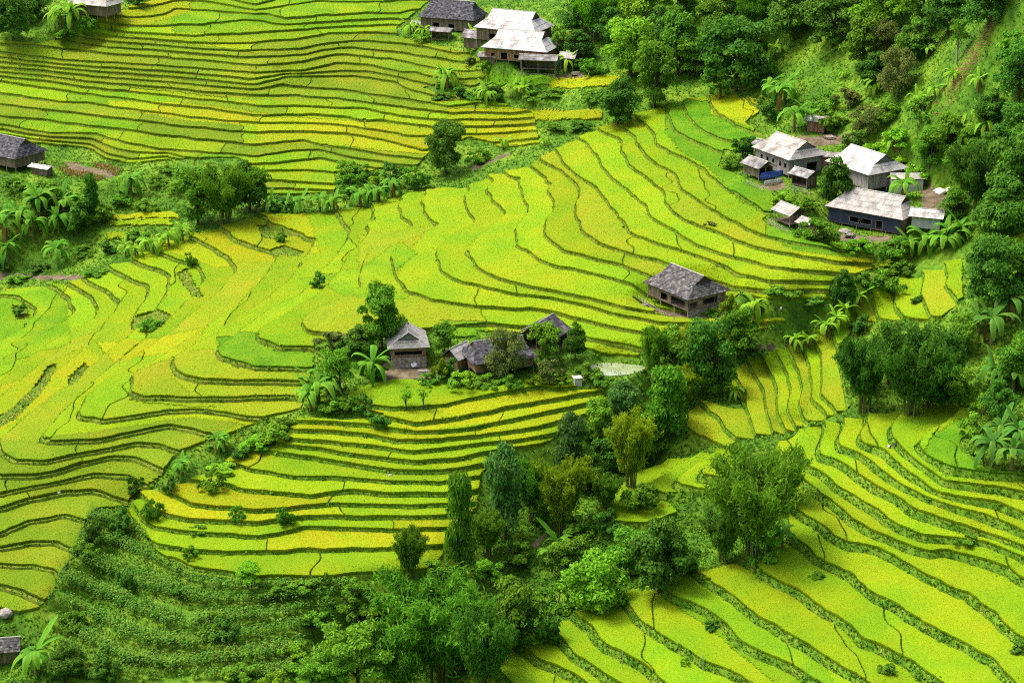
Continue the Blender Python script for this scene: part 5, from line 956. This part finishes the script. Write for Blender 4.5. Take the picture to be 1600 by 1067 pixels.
for (u, v, h, lb) in [(306, 246, 22, 'thin pale pole on the far slope terrace'), (1098, 1048, 34, 'pale pole standing on the near terraces'), (693, 172, 18, 'pale pole on the far slope near the hamlet'), (405, 562, 26, 'thin pole beside the vivid green paddy'), (972, 1046, 34, 'leaning thin pole at the bottom of the near hill'), (855, 134, 14, 'short pole by the straw stall'), (1053, 515, 36, 'bamboo pole standing before the tiled hut'), (1225, 458, 16, 'pole at the right end of the middle terraces'), (187, 575, 16, 'thin pole in the diagonal paddies')]:
    p = at(u, v); hh = h * mpp(p); o = part('bamboo_pole', [tube([(0, 0, -.3), (.04, 0, hh * .5), (.02, .05, hh)], [.055, .05, .035], 5)], M_POLE, None, True); o.location = p; tag(o, lb, 'pole', 'poles in the fields')
# pond
p = at(962, 578); n = 28; ang = np.linspace(0, 2 * math.pi, n, endpoint=False); rr = 1 + .12 * np.sin(3 * ang + 1) + .06 * np.sin(5 * ang)
M_WATER = material('pond_water', (.19, .24, .12), (.26, .31, .17), .4, rough=.08, spec=.5)
po = poly_obj('pond', [(p.x + 5.2 * r * math.cos(a), p.y + 3.6 * r * math.sin(a), p.z + .22) for a, r in zip(ang, rr)] + [(p.x + 5.2 * r * math.cos(a), p.y + 3.6 * r * math.sin(a), p.z - .5) for a, r in zip(ang, rr)], [tuple(range(n))] + [(i, (i + 1) % n, (i + 1) % n + n, i + n) for i in range(n)], M_WATER, None); tag(po, 'small murky pond right of the stilt houses', 'pond', kind='structure')
M_CONC = material('concrete', (.42, .41, .38), (.55, .54, .50), 2, bump=.3)
p = at(902, 601); r_ = empty('water_tank', p, .3); tag(r_, 'small pale concrete box beside the pond', 'tank'); part('body', [box(-.75, .75, -.65, .65, -.4, 1.5)], M_CONC, r_); part('lid', [box(-.9, .9, -.8, .8, 1.5, 1.66)], M_CONC, r_)
def lump(name, u, v, w, h, mat, label, cat, seed, kind=None):
    rng = np.random.default_rng(seed); bm = bmesh.new(); bmesh.ops.create_icosphere(bm, subdivisions=2, radius=1)
    for q in bm.verts: q.co *= 1 + .28 * float(vnoise(np.array([q.co.x * 1.6 + seed]), np.array([q.co.y * 1.6 + q.co.z * 2.1]), seed)[0])
    me = bpy.data.meshes.new(name); bm.to_mesh(me); bm.free(); me.materials.append(mat); p = at(u, v); k = mpp(p); o = link(name, me, None, p + Vector((0, 0, h * k * .3)), (0, 0, seed), (w * k / 2, w * k / 2.4, h * k / 2)); return tag(o, label, cat)
M_ROCK = material('rock', (.20, .18, .16), (.32, .30, .27), 2, bump=.6); M_SACK = material('white_sacking', (.62, .61, .58), (.74, .73, .70), 2); M_TARP = material('blue_tarpaulin', (.02, .06, .35), (.04, .10, .45), 1.5, rough=.4, spec=.4); M_STRAW = material('straw', (.42, .25, .07), (.55, .36, .12), 3, bump=.8); M_RED = material('red_cloth', (.40, .03, .02), (.5, .06, .04), 3)
lump('boulder', 10, 962, 24, 16, M_ROCK, 'grey boulder on the bank at the lower left edge', 'rock', 3); lump('boulder', 92, 772, 8, 9, M_SACK, 'small white stone on the left terraces', 'rock', 4); lump('boulder', 610, 745, 10, 6, M_ROCK, 'small brown stone on the bank among golden paddies', 'rock', 6)
lump('white_sack', 1468, 302, 22, 10, M_SACK, 'heap of white sacks on the right farmyard', 'sack', 5); lump('white_sack', 1482, 300, 12, 9, M_SACK, 'single white sack right of the sack heap', 'sack', 7)
lump('straw_heap', 828, 103, 36, 14, M_STRAW, 'heap of orange straw under the patchy roofed stall', 'straw', 9); lump('washing_heap', 648, 573, 12, 9, M_SACK, 'white bundle with blue cloth before the gabled house', 'bundle', 10); lump('boulder', 1320, 365, 20, 10, M_ROCK, 'brown stones left of the blue-walled farmhouse', 'rock', 12)
def tarp(u, v, yaw, w, h, mat, label, lift):
    p = at(u, v, lift); n = 8; V = []
    for i in range(n + 1):
        for j in range(5): V.append((w * (i / n - .5), .25 * math.sin(i * 1.9 + j) * .5 + .3 * (1 - j / 4), h * (j / 4 - .5)))
    V = np.array(V); Q = [(i * 5 + j, (i + 1) * 5 + j, (i + 1) * 5 + j + 1, i * 5 + j + 1) for i in range(n) for j in range(4)]
    o = link('tarpaulin', mesh_data('tarpaulin', V, np.array(Q), [mat], smooth=True), None, p, (-.15, 0, math.radians(yaw))); md = o.modifiers.new('thick', 'SOLIDIFY'); md.thickness = .02; return tag(o, label, 'tarpaulin')
tarp(1206, 284, 25, 6.0, 1.6, M_TARP, 'blue tarpaulin hung on the stained shed', 1.6); tarp(1209, 290, 25, 5.0, 1.0, M_SACK, 'pale sheet hung below the blue tarpaulin', .9); tarp(864, 108, -10, 1.4, 3.0, M_SACK, 'white sheet hanging at the right of the straw stall', 2.0); tarp(880, 108, -10, 2.6, 1.5, M_TARP, 'blue cloths hung under the small pale-roofed shed', 1.4)
# dry brushwood heap and dried stalks
rng = random.Random(5); root = at(1520, 98); sticks = []
for i in range(140):
    a = rng.gauss(-.5, .35); x, y, z = rng.gauss(0, 3.2), rng.gauss(0, 1.6), rng.uniform(0, 1.4); l = rng.uniform(1, 2.6); gz = float(hgt(np.array([root.x + x]), np.array([root.y + y]))[0]) - root.z; sticks.append(tube([(x - l * math.cos(a), y - l * math.sin(a) * .6, gz + z * .6), (x + l * math.cos(a), y + l * math.sin(a) * .6, gz + z + .5)], [.05, .03], 4))
o = part('brushwood_heap', sticks, material('dry_sticks', (.20, .11, .05), (.30, .18, .09), 2), None, kind='stuff'); o.location = root; tag(o, 'heap of dry brown branches on the top right slope', 'brushwood')
_cc = ARR[nat][:, :, [U, V_]].mean(1); dry = []
for q in ["92,262 138,270 168,282 150,287 100,273", "148,253 192,268 180,278 150,263", "1090,350 1130,352 1130,360 1095,358"]:
    k = poly_sd(_cc[:, 0], _cc[:, 1], P(q)) > 0
    if k.any():
        pt, _ = sample(nat[k], ZS, 3.0, RNG); dry.append(tufts(pt, RNG.uniform(.6, 1.3, len(pt)), np.full(len(pt), .10), .3, 3, RNG, .3))
if dry:
    v_, f_, t_ = merge(dry); tag(link('dry_stalks', mesh_data('dry_stalks', v_, f_, [material('dried_maize', (.42, .24, .08), (.52, .32, .12), 1.0, attr='t', attr_c=(.2, .1, .04))], attr={'t': t_})), 'orange dried stalks in rows right of the left edge house', 'stalks', kind='stuff')
# ------------------------------------------------------------------ people
def person(u, v, yaw, pose, top, legs, label, hat=None):
    skin = (.30, .17, .10); p = at(u, v); J = {}; E = []
    def add(n, co, r, par=None): J[n] = (co, r, par)
    if pose == 'walk':
        add('pelvis', (0, 0, .88), .13); add('belly', (.01, 0, 1.08), .125, 'pelvis'); add('chest', (.02, 0, 1.28), .14, 'belly'); add('neck', (.03, 0, 1.42), .055, 'chest'); add('head', (.05, 0, 1.50), .085, 'neck'); add('crown', (.04, 0, 1.60), .085, 'head')
        for s, f in ((1, .16), (-1, -.16)):
            add(f'hip{s}', (0, .09 * s, .83), .095, 'pelvis'); add(f'knee{s}', (f + .05, .09 * s, .46), .065, f'hip{s}'); add(f'ank{s}', (f * 1.3 - .03, .09 * s, .09), .042, f'knee{s}'); add(f'toe{s}', (f * 1.3 + .13, .1 * s, .04), .035, f'ank{s}')
            add(f'sh{s}', (.02, .18 * s, 1.34), .06, 'chest'); add(f'el{s}', (-f * .5, .22 * s, 1.08), .045, f'sh{s}'); add(f'wr{s}', (-f * .9 + .08, .22 * s, .86), .032, f'el{s}'); hand = (-f * .9 + .1, .22 * s, .80); ang = -1.3
            add(f'hd{s}', hand, .034, f'wr{s}')
            for k in range(5): o = (k - 2) * .018; add(f'f{s}{k}', (hand[0] + o, hand[1] + (.02 * s if k else -.03 * s), hand[2] - (.07 if k else .04)), .009, f'hd{s}'); add(f'g{s}{k}', (hand[0] + o + .012, hand[1] + (.012 * s if k else -.045 * s), hand[2] - (.11 if k else .06)), .008, f'f{s}{k}')
    else:
        add('pelvis', (0, 0, .80), .13); add('belly', (.20, 0, .90), .125, 'pelvis'); add('chest', (.42, 0, .90), .14, 'belly'); add('neck', (.56, 0, .88), .055, 'chest'); add('head', (.64, 0, .84), .085, 'neck'); add('crown', (.73, 0, .80), .085, 'head')
        for s, f in ((1, .12), (-1, -.10)):
            add(f'hip{s}', (-.02, .09 * s, .74), .095, 'pelvis'); add(f'knee{s}', (f + .10, .10 * s, .42), .065, f'hip{s}'); add(f'ank{s}', (f, .10 * s, .09), .042, f'knee{s}'); add(f'toe{s}', (f + .15, .11 * s, .04), .035, f'ank{s}')
            add(f'sh{s}', (.44, .17 * s, .86), .06, 'chest'); add(f'el{s}', (.50, .2 * s, .60), .045, f'sh{s}'); add(f'wr{s}', (.60, .14 * s, .40), .032, f'el{s}'); hand = (.62, .12 * s, .34); add(f'hd{s}', hand, .034, f'wr{s}')
            for k in range(5): o = (k - 2) * .018; add(f'f{s}{k}', (hand[0] + o, hand[1] - (.03 * s if k == 0 else 0), hand[2] - (.07 if k else .04)), .009, f'hd{s}'); add(f'g{s}{k}', (hand[0] + o + .02, hand[1] - .02 * s, hand[2] - (.10 if k else .06)), .008, f'f{s}{k}')
    names = list(J); me = bpy.data.meshes.new('body'); me.from_pydata([J[n][0] for n in names], [(names.index(n), names.index(J[n][2])) for n in names if J[n][2]], [])
    root = empty('person', p, math.radians(yaw)); tag(root, label, 'person', 'people in the fields'); o = link('body', me, root)
    md = o.modifiers.new('skin', 'SKIN'); 
    for i, n in enumerate(names): sv_ = me.skin_vertices[0].data[i]; sv_.radius = (J[n][1],) * 2; sv_.use_root = (n == 'pelvis')
    sb = o.modifiers.new('smooth', 'SUBSURF'); sb.levels = sb.render_levels = 1
    # clothing colours by body region
    m = bpy.data.materials.new('clothes'); m.use_nodes = True; t = m.node_tree; b = t.nodes['Principled BSDF']; b.inputs['Roughness'].default_value = .9; tc = t.nodes.new('ShaderNodeTexCoord'); sp = t.nodes.new('ShaderNodeSeparateXYZ'); t.links.new(tc.outputs['Object'], sp.inputs[0]); cr = t.nodes.new('ShaderNodeValToRGB'); cr.color_ramp.interpolation = 'CONSTANT'; el = cr.color_ramp.elements
    if pose == 'walk': stops = [(0, legs), (.56, top), (.895, skin), (.955, (.01, .01, .01))]; src = sp.outputs[2]; sc = 1 / 1.62
    else: stops = [(0, legs), (.30, top), (.76, skin), (.86, (.01, .01, .01))]; src = sp.outputs[0]; sc = 1 / .85
    mu = t.nodes.new('ShaderNodeMath'); mu.operation = 'MULTIPLY'; mu.inputs[1].default_value = sc; t.links.new(src, mu.inputs[0]); t.links.new(mu.outputs[0], cr.inputs[0])
    el[0].position = 0; el[0].color = (*stops[0][1], 1); el[1].position = stops[1][0]; el[1].color = (*stops[1][1], 1)
    for q, c in stops[2:]: e = el.new(q); e.color = (*c, 1)
    t.links.new(cr.outputs[0], b.inputs['Base Color']); me.materials.append(m)
    hd = J['crown'][0]; fx = 1 if pose == 'walk' else .5
    if hat: part('hat', [(np.array([(hd[0] + .22 * math.cos(a), hd[1] + .22 * math.sin(a), hd[2]) for a in np.linspace(0, 6.283, 13)[:-1]] + [(hd[0], hd[1], hd[2] + .17)]), np.array([(i, (i + 1) % 12, 12) for i in range(12)]), np.ones(13))], material('hat_straw', hat, None), root)
    part('hair', [tube([(hd[0] - .05 * fx, 0, hd[2] - .03), (hd[0], 0, hd[2] + .05), (hd[0] + .01, 0, hd[2] + .085)], [.092, .095, .04], 8)], material('hair', (.012, .010, .010), None), root, True)
    return root
person(1211, 490, 20, 'walk', (.012, .012, .02), (.012, .012, .016), 'person in dark clothes walking on the path, left of the two')
person(1220, 490, 15, 'walk', (.55, .60, .66), (.015, .015, .02), 'person in a pale top walking on the path, right of the two')
person(1391, 703, 200, 'bend', (.70, .70, .70), (.012, .012, .016), 'person in a white top bending in the near rice')
person(1400, 701, 120, 'bend', (.02, .035, .09), (.012, .012, .02), 'person in dark blue bending in the near rice')
